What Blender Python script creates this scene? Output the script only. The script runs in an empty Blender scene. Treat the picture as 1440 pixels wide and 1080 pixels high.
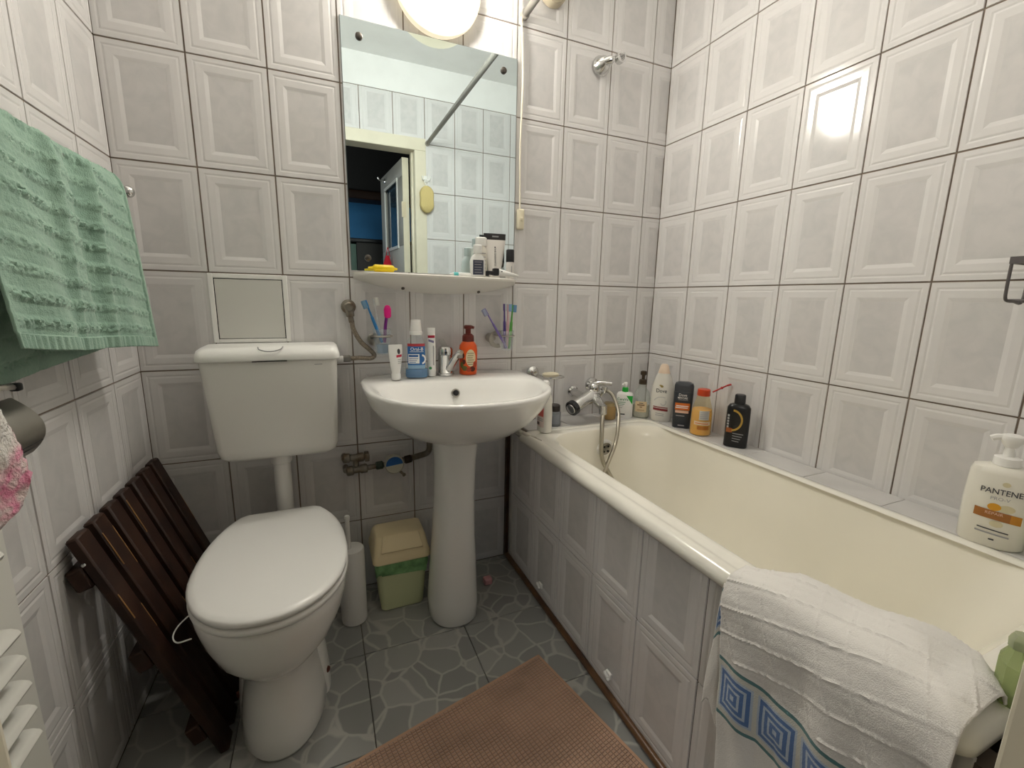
import bpy, bmesh, math, random
from mathutils import Vector, Matrix, noise
S = bpy.context.scene
COL = S.collection
PI = math.pi
rnd = random.Random(7)

# ------------------------------------------------------------------ camera, world, exposure
cam_d = bpy.data.cameras.new('camera')
cam = bpy.data.objects.new('camera', cam_d)
COL.objects.link(cam)
S.camera = cam
yaw, pitch, roll = 0.4084, 0.1906, 0.0198
fw = Vector((math.sin(yaw)*math.cos(pitch), math.cos(yaw)*math.cos(pitch), -math.sin(pitch)))
r0 = Vector((math.cos(yaw), -math.sin(yaw), 0))
u0 = r0.cross(fw)
rr = math.cos(roll)*r0 + math.sin(roll)*u0
uu = -math.sin(roll)*r0 + math.cos(roll)*u0
m = Matrix.Identity(4)
for i in range(3):
    m[i][0], m[i][1], m[i][2] = rr[i], uu[i], -fw[i]
m[0][3], m[1][3], m[2][3] = 0.5033, -1.6205, 1.0989
cam.matrix_world = m
cam_d.sensor_fit = 'HORIZONTAL'
cam_d.sensor_width = 36
cam_d.lens = 620.58/1440*36
cam_d.clip_start = 0.01

w = bpy.data.worlds.new('world')
S.world = w
w.use_nodes = True
w.node_tree.nodes['Background'].inputs[0].default_value = (0.9, 0.95, 1, 1)
w.node_tree.nodes['Background'].inputs[1].default_value = 0.02
S.view_settings.view_transform = 'Standard'
S.view_settings.look = 'None'
S.view_settings.gamma = 1
S.view_settings.use_curve_mapping = False
S.view_settings.exposure = 0.88
S.cycles.max_bounces = 10
S.cycles.diffuse_bounces = 7
S.cycles.transparent_max_bounces = 12
S.cycles.sample_clamp_indirect = 6
LAMP = 47.0

# ------------------------------------------------------------------ materials
def mat(name, col, rough=0.5, metal=0.0, spec=0.5, trans=0.0, emit=None, estr=0, ior=1.45, coat=0.0,
        var=0.0, vscale=8.0, bump=0.0, bscale=40.0, col2=None, sss=0, sheen=0):
    M = bpy.data.materials.new(name)
    M.use_nodes = True
    nt = M.node_tree
    b = nt.nodes['Principled BSDF']
    c = tuple(col)+(1,)
    b.inputs['Base Color'].default_value = c
    b.inputs['Roughness'].default_value = rough
    b.inputs['Metallic'].default_value = metal
    b.inputs['Specular IOR Level'].default_value = spec
    b.inputs['Transmission Weight'].default_value = trans
    b.inputs['IOR'].default_value = ior
    b.inputs['Coat Weight'].default_value = coat
    b.inputs['Sheen Weight'].default_value = sheen
    if sss:
        b.inputs['Subsurface Weight'].default_value = sss
        b.inputs['Subsurface Radius'].default_value = (0.01, 0.008, 0.006)
    if emit:
        b.inputs['Emission Color'].default_value = tuple(emit)+(1,)
        b.inputs['Emission Strength'].default_value = estr
    if var or col2 or bump:
        tc = nt.nodes.new('ShaderNodeTexCoord')
    if var or col2:
        n = nt.nodes.new('ShaderNodeTexNoise')
        n.inputs['Scale'].default_value = vscale
        n.inputs['Detail'].default_value = 4
        nt.links.new(tc.outputs['Object'], n.inputs['Vector'])
        mx = nt.nodes.new('ShaderNodeMix')
        mx.data_type = 'RGBA'
        mx.inputs['A'].default_value = c
        mx.inputs['B'].default_value = tuple(col2 if col2 else [x*(1-var) for x in col])+(1,)
        rp = nt.nodes.new('ShaderNodeMapRange')
        rp.inputs[1].default_value = 0.4
        rp.inputs[2].default_value = 0.65
        nt.links.new(n.outputs['Fac'], rp.inputs[0])
        nt.links.new(rp.outputs[0], mx.inputs['Factor'])
        nt.links.new(mx.outputs['Result'], b.inputs['Base Color'])
    if bump:
        n2 = nt.nodes.new('ShaderNodeTexNoise')
        n2.inputs['Scale'].default_value = bscale
        n2.inputs['Detail'].default_value = 3
        nt.links.new(tc.outputs['Object'], n2.inputs['Vector'])
        bp = nt.nodes.new('ShaderNodeBump')
        bp.inputs['Strength'].default_value = bump
        bp.inputs['Distance'].default_value = 0.004
        nt.links.new(n2.outputs['Fac'], bp.inputs['Height'])
        nt.links.new(bp.outputs['Normal'], b.inputs['Normal'])
    return M

def clear(name, tint=(1, 1, 1), fac=0.25, rough=0.08):
    """thin clear plastic or glass: see-through mixed with a glossy skin"""
    M = bpy.data.materials.new(name)
    M.use_nodes = True
    nt = M.node_tree
    b = nt.nodes['Principled BSDF']
    b.inputs['Base Color'].default_value = tuple(tint)+(1,)
    b.inputs['Roughness'].default_value = rough
    t = nt.nodes.new('ShaderNodeBsdfTransparent')
    t.inputs[0].default_value = tuple(tint)+(1,)
    x = nt.nodes.new('ShaderNodeMixShader')
    x.inputs[0].default_value = fac
    nt.links.new(t.outputs[0], x.inputs[1])
    nt.links.new(b.outputs[0], x.inputs[2])
    nt.links.new(x.outputs[0], nt.nodes['Material Output'].inputs[0])
    return M

def N(nt, t, **k):
    n = nt.nodes.new(t)
    for a, v in k.items():
        setattr(n, a, v)
    return n

def tile_panel_mat(name, base, dark, rough):
    """glazed tile: faint mottled grey floral print, different on every tile"""
    M = mat(name, base, rough, spec=0.5)
    nt = M.node_tree
    b = nt.nodes['Principled BSDF']
    tc = N(nt, 'ShaderNodeTexCoord')
    oi = N(nt, 'ShaderNodeObjectInfo')
    add = N(nt, 'ShaderNodeVectorMath', operation='ADD')
    sc = N(nt, 'ShaderNodeVectorMath', operation='SCALE')
    sc.inputs[0].default_value = (7, 3, 5)
    nt.links.new(oi.outputs['Random'], sc.inputs['Scale'])
    nt.links.new(tc.outputs['Object'], add.inputs[0])
    nt.links.new(sc.outputs[0], add.inputs[1])
    n = N(nt, 'ShaderNodeTexNoise')
    n.inputs['Scale'].default_value = 22
    n.inputs['Detail'].default_value = 3
    n.inputs['Distortion'].default_value = 0.8
    nt.links.new(add.outputs[0], n.inputs['Vector'])
    rp = N(nt, 'ShaderNodeMapRange')
    rp.inputs[1].default_value = 0.38
    rp.inputs[2].default_value = 0.68
    nt.links.new(n.outputs['Fac'], rp.inputs[0])
    mx = N(nt, 'ShaderNodeMix', data_type='RGBA')
    mx.inputs['A'].default_value = tuple(base)+(1,)
    mx.inputs['B'].default_value = tuple(dark)+(1,)
    nt.links.new(rp.outputs[0], mx.inputs['Factor'])
    nt.links.new(mx.outputs['Result'], b.inputs['Base Color'])
    return M

GLAZE = tile_panel_mat('tile_glaze', (0.715, 0.70, 0.695), (0.70, 0.688, 0.684), 0.12)
PANEL = tile_panel_mat('tile_panel', (0.645, 0.628, 0.622), (0.59, 0.583, 0.58), 0.12)
GROUT = mat('grout', (0.24, 0.19, 0.15), 0.9, var=0.3, vscale=12)
CERAM = mat('white_ceramic', (0.86, 0.855, 0.83), 0.07, coat=0.3)
PLASW = mat('white_plastic', (0.85, 0.845, 0.82), 0.28)
PLASG = mat('soft_white_plastic', (0.80, 0.79, 0.765), 0.4)
CREAM = mat('cream_plastic', (0.78, 0.72, 0.55), 0.4)
ENAM = mat('cream_enamel', (0.875, 0.845, 0.745), 0.16, var=0.05, vscale=3)
RIM = mat('rim_enamel', (0.85, 0.83, 0.755), 0.18, var=0.06, vscale=9)
CHROME = mat('chrome', (0.66, 0.66, 0.65), 0.16, 1.0)
STEEL = mat('brushed_steel', (0.42, 0.40, 0.36), 0.32, 1.0, var=0.15)
OLDMET = mat('old_metal', (0.27, 0.25, 0.21), 0.5, 0.7, col2=(0.16, 0.11, 0.07), vscale=30)
DARK = mat('dark_plastic', (0.015, 0.015, 0.018), 0.35)
BLACK = mat('black', (0.006, 0.006, 0.008), 0.6)
WOODP = mat('painted_wood_cream', (0.74, 0.69, 0.55), 0.35, var=0.06)
PLASTER = mat('white_plaster', (0.87, 0.87, 0.86), 0.9, var=0.04)
WHITE = mat('white_print', (0.85, 0.85, 0.83), 0.5)
INK = mat('dark_ink', (0.05, 0.05, 0.06), 0.5)
GREYINK = mat('grey_ink', (0.36, 0.36, 0.37), 0.5)
RUST = mat('rust', (0.10, 0.025, 0.012), 0.8)
CLEARP = clear('clear_plastic', (0.95, 0.97, 0.98), 0.13)
GLASSY = clear('clear_glass', (0.90, 0.93, 0.91), 0.18, 0.04)

# ------------------------------------------------------------------ mesh helpers (return (verts, faces, uvs or None))
def join(*gs):
    V, F = [], []
    for g in gs:
        o = len(V)
        V += g[0]
        F += [tuple(i+o for i in f) for f in g[1]]
    return V, F

def tf(g, mtx):
    return [tuple(mtx @ Vector(v)) for v in g[0]], g[1]

def mv(g, x=0, y=0, z=0):
    return [(a+x, b+y, c+z) for a, b, c in g[0]], g[1]

def rot(g, ang, ax, about=(0, 0, 0)):
    A = Matrix.Translation(about) @ Matrix.Rotation(ang, 4, ax) @ Matrix.Translation([-a for a in about])
    return tf(g, A)

def box(x0, x1, y0, y1, z0, z1, bev=0.0, seg=2):
    bm = bmesh.new()
    bmesh.ops.create_cube(bm, size=1)
    for v in bm.verts:
        v.co = Vector(((x0+x1)/2+v.co.x*(x1-x0), (y0+y1)/2+v.co.y*(y1-y0), (z0+z1)/2+v.co.z*(z1-z0)))
    if bev:
        bmesh.ops.bevel(bm, geom=bm.edges[:], offset=bev, segments=seg, affect='EDGES', profile=0.5)
    bm.verts.index_update()
    g = [tuple(v.co) for v in bm.verts], [tuple(v.index for v in f.verts) for f in bm.faces]
    bm.free()
    return g

def loft(rings, cap0=True, cap1=True, close=True):
    n = len(rings[0])
    V = [p for r in rings for p in r]
    F = []
    for k in range(len(rings)-1):
        for i in range(n if close else n-1):
            j = (i+1) % n
            F.append((k*n+i, k*n+j, (k+1)*n+j, (k+1)*n+i))
    if cap0:
        F.append(tuple(reversed(range(n))))
    if cap1:
        F.append(tuple((len(rings)-1)*n+i for i in range(n)))
    return V, F

def ell(rx, ry, z, n=32, e=2.0, cx=0, cy=0):
    out = []
    for i in range(n):
        a = 2*PI*i/n
        s, c = math.sin(a), math.cos(a)
        x = rx*math.copysign(abs(c)**(2/e), c)
        y = ry*math.copysign(abs(s)**(2/e), s)
        out.append((cx+x, cy+y, z))
    return out

def lathe(prof, n=28, e=2.0, cx=0, cy=0):
    """prof: (z, rx[, ry]) from bottom to top"""
    return loft([ell(p[1], p[2] if len(p) > 2 else p[1], p[0], n, e, cx, cy) for p in prof])

def axis_lathe(p0, p1, prof, n=20):
    """prof: (t along the axis in metres, radius); from p0 towards p1"""
    g = lathe([(t, r) for t, r in prof], n)
    d = (Vector(p1)-Vector(p0)).normalized()
    q = Vector((0, 0, 1)).rotation_difference(d).to_matrix().to_4x4()
    return tf(g, Matrix.Translation(p0) @ q)

def rod(p0, p1, r, n=16):
    L = (Vector(p1)-Vector(p0)).length
    b = min(r*0.25, L*0.2)
    return axis_lathe(p0, p1, [(0, r-b), (b, r), (L-b, r), (L, r-b)], n)

def smooth_path(pts, k=8):
    P = [Vector(p) for p in pts]
    P = [2*P[0]-P[1]]+P+[2*P[-1]-P[-2]]
    out = []
    for i in range(1, len(P)-2):
        a, b, c, d = P[i-1:i+3]
        for s in range(k):
            t = s/k
            out.append(0.5*((2*b)+(c-a)*t+(2*a-5*b+4*c-d)*t*t+(3*b-a-3*c+d)*t**3))
    out.append(P[-2])
    return out

def tube(pts, r, n=10, k=8, smooth=True, rib=0.0):
    P = smooth_path(pts, k) if smooth else [Vector(p) for p in pts]
    rings = []
    prev = None
    for i, p in enumerate(P):
        t = (P[min(i+1, len(P)-1)]-P[max(i-1, 0)]).normalized()
        if prev is None:
            a = Vector((0, 0, 1)) if abs(t.z) < 0.9 else Vector((1, 0, 0))
            nrm = t.cross(a).normalized()
        else:
            nrm = (prev-t*prev.dot(t)).normalized()
        prev = nrm
        bn = t.cross(nrm)
        q = r[i*len(r)//len(P)] if isinstance(r, (list, tuple)) else r
        q *= 1+(rib if i % 2 else 0)
        rings.append([tuple(p+nrm*q*math.cos(2*PI*j/n)+bn*q*math.sin(2*PI*j/n)) for j in range(n)])
    return loft(rings)

def ball(c, r, n=16, sz=1.0):
    prof = [(-r*sz*math.cos(PI*i/10), max(r*math.sin(PI*i/10), r*0.02)) for i in range(11)]
    return mv(lathe(prof, n), *c)

def disc_ring(c, R, r, axis='y', n=28, k=8):
    """a torus around an axis"""
    rings = []
    for i in range(n+1):
        a = 2*PI*i/n
        ring = []
        for j in range(k):
            b = 2*PI*j/k
            q = R+r*math.cos(b)
            p = (q*math.cos(a), r*math.sin(b), q*math.sin(a)) if axis == 'y' else (q*math.cos(a), q*math.sin(a), r*math.sin(b)) if axis == 'z' else (r*math.sin(b), q*math.cos(a), q*math.sin(a))
            ring.append((p[0]+c[0], p[1]+c[1], p[2]+c[2]))
        rings.append(ring)
    return loft(rings, False, False)

def grid(f, nu, nv):
    V = [f(i/nu, j/nv) for j in range(nv+1) for i in range(nu+1)]
    F = [(j*(nu+1)+i, j*(nu+1)+i+1, (j+1)*(nu+1)+i+1, (j+1)*(nu+1)+i) for j in range(nv) for i in range(nu)]
    UV = [(i/nu, j/nv) for j in range(nv+1) for i in range(nu+1)]
    return V, F, UV

# ------------------------------------------------------------------ object helpers
def mesh_of(name, g, mats, smooth=True, ang=40, fmat=None):
    me = bpy.data.meshes.new(name)
    me.from_pydata(g[0], [], g[1])
    if len(g) > 2:
        uv = me.uv_layers.new(name='UVMap')
        for l in me.loops:
            uv.data[l.index].uv = g[2][l.vertex_index]
    bm = bmesh.new()
    bm.from_mesh(me)
    if len(g) < 3:
        bmesh.ops.remove_doubles(bm, verts=bm.verts, dist=1e-6)
        bmesh.ops.recalc_face_normals(bm, faces=bm.faces)
    bm.to_mesh(me)
    bm.free()
    for mm in (mats if isinstance(mats, (list, tuple)) else [mats]):
        me.materials.append(mm)
    if fmat:
        for p in me.polygons:
            p.material_index = fmat(p)
    if smooth:
        me.shade_smooth()
        me.set_sharp_from_angle(angle=math.radians(ang))
    return me

def thing(name, label, cat, loc=(0, 0, 0), rz=0.0, group=None):
    o = bpy.data.objects.new(name, None)
    o.empty_display_size = 0.02
    COL.objects.link(o)
    o.location = loc
    o.rotation_euler = (0, 0, rz)
    o['label'] = label
    o['category'] = cat
    if group:
        o['group'] = group
    return o

def part(name, g, m_, parent, label=None, world=False, smooth=True, ang=40, fmat=None):
    """one mesh object under its thing; world=True: g is in world coordinates and the parents are unrotated"""
    if world:
        off = Vector((0, 0, 0))
        p = parent
        while p:
            off += p.location
            p = p.parent
        g = (mv(g, *(-off))[0], g[1])+tuple(g[2:])
    o = bpy.data.objects.new(name, mesh_of(name, g, m_, smooth, ang, fmat))
    COL.objects.link(o)
    if parent:
        o.parent = parent
    if label:
        o['label'] = label
    return o

def struct(name, g, m_, smooth=False, parent=None):
    o = part(name, g, m_, parent, smooth=smooth)
    o['kind'] = 'structure'
    return o

def single(name, g, m_, label, cat, loc=(0, 0, 0), **k):
    grp = k.pop('group', None)
    g = (mv(g, *[-a for a in loc])[0], g[1])+tuple(g[2:])
    o = part(name, g, m_, None, label, **k)
    o.location = loc
    o['category'] = cat
    if grp:
        o['group'] = grp
    return o

def thicken(o, t, off=0.0):
    md = o.modifiers.new('solid', 'SOLIDIFY')
    md.thickness = t
    md.offset = off
    return o

# ------------------------------------------------------------------ wall tiles
TW, TH, JT = 0.2, 0.2951, 0.0024
RINGS = ((0, 0.0), (0.0012, 0.006), (0.0125, 0.006), (0.0165, 0.0050), (0.021, 0.0061), (0.0375, 0.0058), (0.0475, 0.0036))
_tiles = {}
def tile_mesh(l, r, b, t):
    """relief wall tile in local x (width), z (height), y (depth, front towards -y); cut to l..r, b..t of a full tile"""
    key = tuple(round(a, 4) for a in (l, r, b, t))
    if key in _tiles:
        return _tiles[key]
    wd, h = TW-JT, TH-JT
    rings = []
    for ins, d in RINGS:
        rings.append([(ins, -d, ins), (wd-ins, -d, ins), (wd-ins, -d, h-ins), (ins, -d, h-ins)])
    V, F = loft(rings, cap0=False)
    bm = bmesh.new()
    vs = [bm.verts.new(v) for v in V]
    for f in F:
        bm.faces.new([vs[i] for i in f])
    for co, no, do in (((l, 0, 0), (-1, 0, 0), l > 0.0005), ((r, 0, 0), (1, 0, 0), r < wd-0.0005), ((0, 0, b), (0, 0, -1), b > 0.0005), ((0, 0, t), (0, 0, 1), t < h-0.0005)):
        if do:
            bmesh.ops.bisect_plane(bm, geom=bm.verts[:]+bm.edges[:]+bm.faces[:], plane_co=co, plane_no=no, clear_outer=True)
            cut = [e for e in bm.edges if e.is_boundary and all(abs((v.co-Vector(co)).dot(Vector(no))) < 1e-5 for v in e.verts)]
            if cut:
                ex = bmesh.ops.extrude_edge_only(bm, edges=cut)
                for v in [q for q in ex['geom'] if isinstance(q, bmesh.types.BMVert)]:
                    v.co.y = 0
    bmesh.ops.recalc_face_normals(bm, faces=bm.faces)
    me = bpy.data.meshes.new('tile')
    bm.to_mesh(me)
    bm.free()
    me.materials.append(GLAZE)
    me.materials.append(PANEL)
    for p in me.polygons:
        c = p.center
        p.material_index = 1 if (abs(p.normal.y) > 0.99 and abs(c.y+0.0036) < 0.0003) else 0
        if p.normal.y > 0.5:
            p.flip()
    _tiles[key] = me
    return me

def lay(parent, cols, zlo, zhi, place, rowz0=1.16, skip=None, jit=0.0004):
    """cols: (s0, s1, cut_left): the tile spans s0..s1 along the wall; a narrower one is cut on the named side"""
    k0 = math.floor((zlo-rowz0)/TH)
    k1 = math.ceil((zhi-rowz0)/TH)
    for k in range(k0, k1):
        a, b_ = rowz0+k*TH, rowz0+(k+1)*TH
        z0, z1 = max(a, zlo), min(b_, zhi)
        if z1-z0 < 0.012:
            continue
        for s0, s1, left in cols:
            if skip and skip(s0, s1, z0, z1):
                continue
            wd = TW-JT
            span = s1-s0-JT
            l, r = (wd-span, wd) if left else (0, span)
            zb, zt = (z0-a, min(TH-JT, z1-a-JT/2))
            me = tile_mesh(max(l, 0), min(r, wd), zb, zt)
            o = bpy.data.objects.new('tile', me)
            COL.objects.link(o)
            o.parent = parent
            s = s0+JT/2-max(l, 0)
            place(o, s, a+JT/2, rnd.uniform(-jit, jit))

XR = 1.894          # right wall
YO = -1.48          # wall with the door
ZC = 2.53           # ceiling
ZT = 2.345          # top of the tiling
BT = 0.006
# back wall (tile faces at y = 0)
GD = 0.0028          # depth of the joints
wall_back = struct('wall_back', box(-0.15, XR+0.15, GD, GD+0.12, -0.02, ZC), GROUT)
lay(wall_back, [(0.003, 0.2, True)]+[(0.2*k, 0.2*k+0.2, False) for k in range(1, 9)]+[(1.8, XR, False)], 0, ZT,
    lambda o, s, z, j: setattr(o, 'location', (s, BT+j, z)))
# right wall
wall_right = struct('wall_right', box(XR+GD, XR+GD+0.12, YO-0.1, GD, -0.02, ZC), GROUT)
def pl_right(o, s, z, j):
    o.location = (XR+BT+j, -s, z)
    o.rotation_euler = (0, 0, -PI/2)
lay(wall_right, [(0.0, 0.2004, True)]+[(0.2004+0.2*k, 0.4004+0.2*k, False) for k in range(6)]+[(1.4004, 1.48, False)], 0.42, ZT, pl_right)
# left wall (front faces at x = 0.003)
wall_left = struct('wall_left', box(-0.14, 0.003-GD, YO-0.1, GD, -0.02, ZC), GROUT)
def pl_left(o, s, z, j):
    o.location = (0.003-BT+j, -s, z)
    o.rotation_euler = (0, 0, PI/2)
def lay_left():
    # along the left wall s grows towards the door; a tile's local x runs the other way
    cols = [(0.0, 0.1902)]+[(0.1902+0.2*k, 0.3902+0.2*k) for k in range(6)]+[(1.3902, 1.48)]
    def place(o, s, z, j):
        o.location = (0.003-BT+j, s, z)
        o.rotation_euler = (0, 0, PI/2)
    lay(wall_left, [(-b, -a, i == 7) for i, (a, b) in enumerate(cols)], 0, ZT, place)
lay_left()
# wall with the door
DX0, DX1, DZ = 0.42, 1.12, 2.03
WT = 0.1
YW = YO-BT
YG = YO-GD
wall_front = struct('wall_front', join(box(-0.14, DX0-0.07, YW-WT, YG, -0.02, ZC), box(DX1+0.07, XR+0.15, YW-WT, YG, -0.02, ZC),
                                       box(DX0-0.07, DX1+0.07, YW-WT, YG, DZ+0.07, ZC)), GROUT)
def pl_front(o, s, z, j):
    o.location = (s+0.0, YW+j, z)
    o.rotation_euler = (0, 0, PI)
def lay_front():
    def place(o, s, z, j):
        o.location = (-s, YW+j, z)
        o.rotation_euler = (0, 0, PI)
    xs = [0.003]+[0.19+0.2*k for k in range(9)]+[XR]
    cols = [(-xs[i+1], -xs[i], i == len(xs)-2) for i in range(len(xs)-1) if xs[i+1]-xs[i] > 0.01]
    lay(wall_front, cols, 0, ZT, place, rowz0=1.19, skip=lambda a, b, z0, z1: -a > DX0-0.06 and -b < DX1+0.06 and z0 < DZ-0.1)
lay_front()
# plaster band above the tiling and ceiling
struct('trim_1', box(0, XR, -0.0005, GD, ZT+0.004, ZC), PLASTER)
struct('trim_2', box(XR-0.0005, XR+GD, YO, GD, ZT+0.004, ZC), PLASTER)
struct('trim_3', box(0.003-GD, 0.0035, YO, GD, ZT+0.004, ZC), PLASTER)
struct('trim_4', box(0, XR, YG, YO+0.0005, ZT+0.004, ZC), PLASTER)
struct('ceiling', box(-0.14, XR+0.15, YO-0.1, BT+0.1, ZC, ZC+0.1), PLASTER)

# ------------------------------------------------------------------ floor
def floor_mat():
    M = mat('floor_tile', (0.2, 0.2, 0.19), 0.28)
    nt = M.node_tree
    b = nt.nodes['Principled BSDF']
    tc = N(nt, 'ShaderNodeTexCoord')
    nz = N(nt, 'ShaderNodeTexNoise')
    nz.inputs['Scale'].default_value = 9
    ad = N(nt, 'ShaderNodeMix', data_type='VECTOR')
    ad.inputs['Factor'].default_value = 0.045
    oi = N(nt, 'ShaderNodeObjectInfo')
    cb = N(nt, 'ShaderNodeVectorMath', operation='ADD')
    nt.links.new(tc.outputs['Object'], cb.inputs[0])
    nt.links.new(oi.outputs['Location'], cb.inputs[1])
    nt.links.new(cb.outputs[0], nz.inputs['Vector'])
    nt.links.new(cb.outputs[0], ad.inputs['A'])
    nt.links.new(nz.outputs['Color'], ad.inputs['B'])
    v = N(nt, 'ShaderNodeTexVoronoi', feature='DISTANCE_TO_EDGE')
    v2 = N(nt, 'ShaderNodeTexVoronoi', feature='F1')
    for q in (v, v2):
        q.inputs['Scale'].default_value = 12.5
        nt.links.new(ad.outputs['Result'], q.inputs['Vector'])
    rp = N(nt, 'ShaderNodeMapRange')
    rp.inputs[1].default_value = 0.02
    rp.inputs[2].default_value = 0.06
    nt.links.new(v.outputs['Distance'], rp.inputs[0])
    cr = N(nt, 'ShaderNodeValToRGB')
    cr.color_ramp.elements[0].color = (0.345, 0.345, 0.33, 1)
    cr.color_ramp.elements[1].color = (0.255, 0.26, 0.25, 1)
    e = cr.color_ramp.elements.new(0.5)
    e.color = (0.305, 0.31, 0.295, 1)
    sx = N(nt, 'ShaderNodeSeparateColor')
    nt.links.new(v2.outputs['Color'], sx.inputs[0])
    nt.links.new(sx.outputs[0], cr.inputs[0])
    mx = N(nt, 'ShaderNodeMix', data_type='RGBA')
    mx.inputs['A'].default_value = (0.43, 0.425, 0.40, 1)
    nt.links.new(rp.outputs[0], mx.inputs['Factor'])
    nt.links.new(cr.outputs[0], mx.inputs['B'])
    nt.links.new(mx.outputs['Result'], b.inputs['Base Color'])
    return M
FT = floor_mat()
floor = struct('floor', box(-0.14, XR+0.15, YW-WT, BT+0.1, -0.1, -0.006), mat('floor_grout', (0.13, 0.12, 0.10), 0.9))
fp = 0.3237
for ix in range(-1, 4):
    for iy in range(-1, 5):
        xa, xb = max(0.57+fp*(ix-1), 0.003), min(0.57+fp*ix, 1.21)
        ya, yb = min(-0.351+fp*(1-iy)+fp, 0.0), max(-0.351+fp*(1-iy), YO-0.1)
        if xb-xa < 0.01 or ya-yb < 0.01:
            continue
        cx, cy = (xa+xb)/2, (ya+yb)/2
        o = part('tile', box(xa-cx+0.0012, xb-cx-0.0012, yb-cy+0.0012, ya-cy-0.0012, -0.0085, 0, 0.0012, 1), FT, floor)
        o.location = (cx, cy, rnd.uniform(-0.0004, 0))

# ------------------------------------------------------------------ door frame, door leaf, hallway
frame = struct('door_1', join(box(DX0-0.075, DX0, YW-WT-0.008, YO+0.004, 0, DZ, 0.004), box(DX1, DX1+0.075, YW-WT-0.008, YO+0.004, 0, DZ, 0.004),
                              box(DX0-0.075, DX1+0.075, YW-WT-0.008, YO+0.004, DZ, DZ+0.075, 0.004)), WOODP)
part('frame_rebate', join(box(DX1-0.012, DX1+0.004, YW-WT+0.0, YO-0.055, 0, DZ, 0.002), box(DX0-0.004, DX0+0.012, YW-WT, YO-0.055, 0, DZ, 0.002)), WOODP, frame)
LEAF = mat('door_leaf_grey', (0.34, 0.33, 0.30), 0.5)
leaf = thing('open_door', 'open grey door leaf with a glazed pane, seen in the mirror through the doorway', 'door', (DX1-0.02, YW-WT-0.02, 0.01), math.radians(-5))
part('panel', join(box(-0.04, 0, -0.66, 0.0, 0, 1.44, 0.002), box(-0.04, 0, -0.66, -0.52, 1.441, 1.889, 0.002), box(-0.04, 0, -0.14, 0, 1.441, 1.889, 0.002), box(-0.04, 0, -0.66, 0, 1.89, 2.0, 0.002)), LEAF, leaf)
part('door_edge', box(-0.041, 0.001, 0.0, 0.006, 0, 2.0), WOODP, leaf, 'cream painted door edge')
part('glazing_bead', join(box(-0.046, -0.038, -0.53, -0.51, 1.451, 1.879), box(-0.046, -0.038, -0.15, -0.13, 1.451, 1.879), box(-0.046, -0.038, -0.53, -0.13, 1.43, 1.45), box(-0.046, -0.038, -0.53, -0.13, 1.88, 1.90)), PLASW, leaf)
part('pane', box(-0.024, -0.018, -0.53, -0.13, 1.435, 1.895), mat('door_glass', (0.03, 0.06, 0.09), 0.06, spec=0.5), leaf)
part('coat_hook', join(axis_lathe((-0.04, -0.50, 1.955), (-0.1, -0.50, 1.955), [(0, 0.018), (0.006, 0.018), (0.01, 0.008), (0.03, 0.007)], 14), tube([(-0.066, -0.50, 1.955), (-0.085, -0.50, 1.958), (-0.092, -0.50, 1.975)], 0.006, 8)), CHROME, leaf)
hg = part('hinge', join(rod((-0.045, 0.008, 1.62), (-0.045, 0.008, 1.72), 0.007), box(-0.044, -0.02, 0.004, 0.008, 1.62, 1.72)), mat('hinge_paint', (0.7, 0.62, 0.46), 0.4), leaf)
HB = mat('hall_blue_paint', (0.05, 0.24, 0.52), 0.7, var=0.2, vscale=2)
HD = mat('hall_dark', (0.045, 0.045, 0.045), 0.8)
struct('wall_hall', box(-0.9, 2.4, -4.12, -4.0, 0, 2.6), HB)
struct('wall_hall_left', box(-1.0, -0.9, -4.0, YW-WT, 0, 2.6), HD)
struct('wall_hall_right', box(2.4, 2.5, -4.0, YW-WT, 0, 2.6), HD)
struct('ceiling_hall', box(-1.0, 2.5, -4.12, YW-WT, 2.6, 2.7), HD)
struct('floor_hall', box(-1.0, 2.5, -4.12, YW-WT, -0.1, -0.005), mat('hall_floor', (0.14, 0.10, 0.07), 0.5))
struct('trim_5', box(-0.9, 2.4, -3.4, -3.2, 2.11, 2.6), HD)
struct('trim_6', box(-0.9, 2.4, -3.42, -3.18, 2.03, 2.11, 0.01), mat('hall_beam_wood', (0.045, 0.02, 0.012), 0.5, var=0.4))
hl = bpy.data.lights.new('hall_fill_light', 'POINT')  # added fill with no visible fixture, lifts the blue hall wall in the mirror
hl.energy = 14
hl.shadow_soft_size = 0.12
hl.color = (1.0, 0.95, 0.88)
hlo = bpy.data.objects.new('hall_fill_light', hl)
COL.objects.link(hlo)
hlo.location = (-0.3, -2.9, 1.9)
hc = thing('hall_cabinet', 'dark low hall cabinet with a pale green side panel, seen in the mirror', 'cabinet', (0.95, -3.75, 0))
part('body', box(-0.05, 0.62, -0.2, 0.2, 0, 1.66, 0.004), mat('cabinet_dark', (0.05, 0.048, 0.045), 0.6), hc)
part('side_panel', box(-0.26, -0.055, -0.18, 0.2, 0, 1.64, 0.004), mat('pale_green_panel', (0.17, 0.27, 0.22), 0.6), hc, 'pale green panel')
part('slot', box(-0.24, -0.15, 0.2, 0.206, 0.9, 1.45), BLACK, hc)
part('top', box(-0.28, 0.66, -0.22, 0.22, 1.66, 1.70, 0.006), mat('cabinet_top', (0.02, 0.022, 0.025), 0.4), hc)
part('arched_pane', lathe([(0, 0.13, 0.004), (0.45, 0.13, 0.004), (0.55, 0.1, 0.004), (0.6, 0.03, 0.004)], 16), mat('dim_pane', (0.03, 0.08, 0.09), 0.3), hc).location = (0.3, 0.205, 0.95)
bag = thing('red_bag', 'small red bag hanging on the open door under its pane, seen in the mirror', 'bag', (0.998, -1.98, 1.205))
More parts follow.
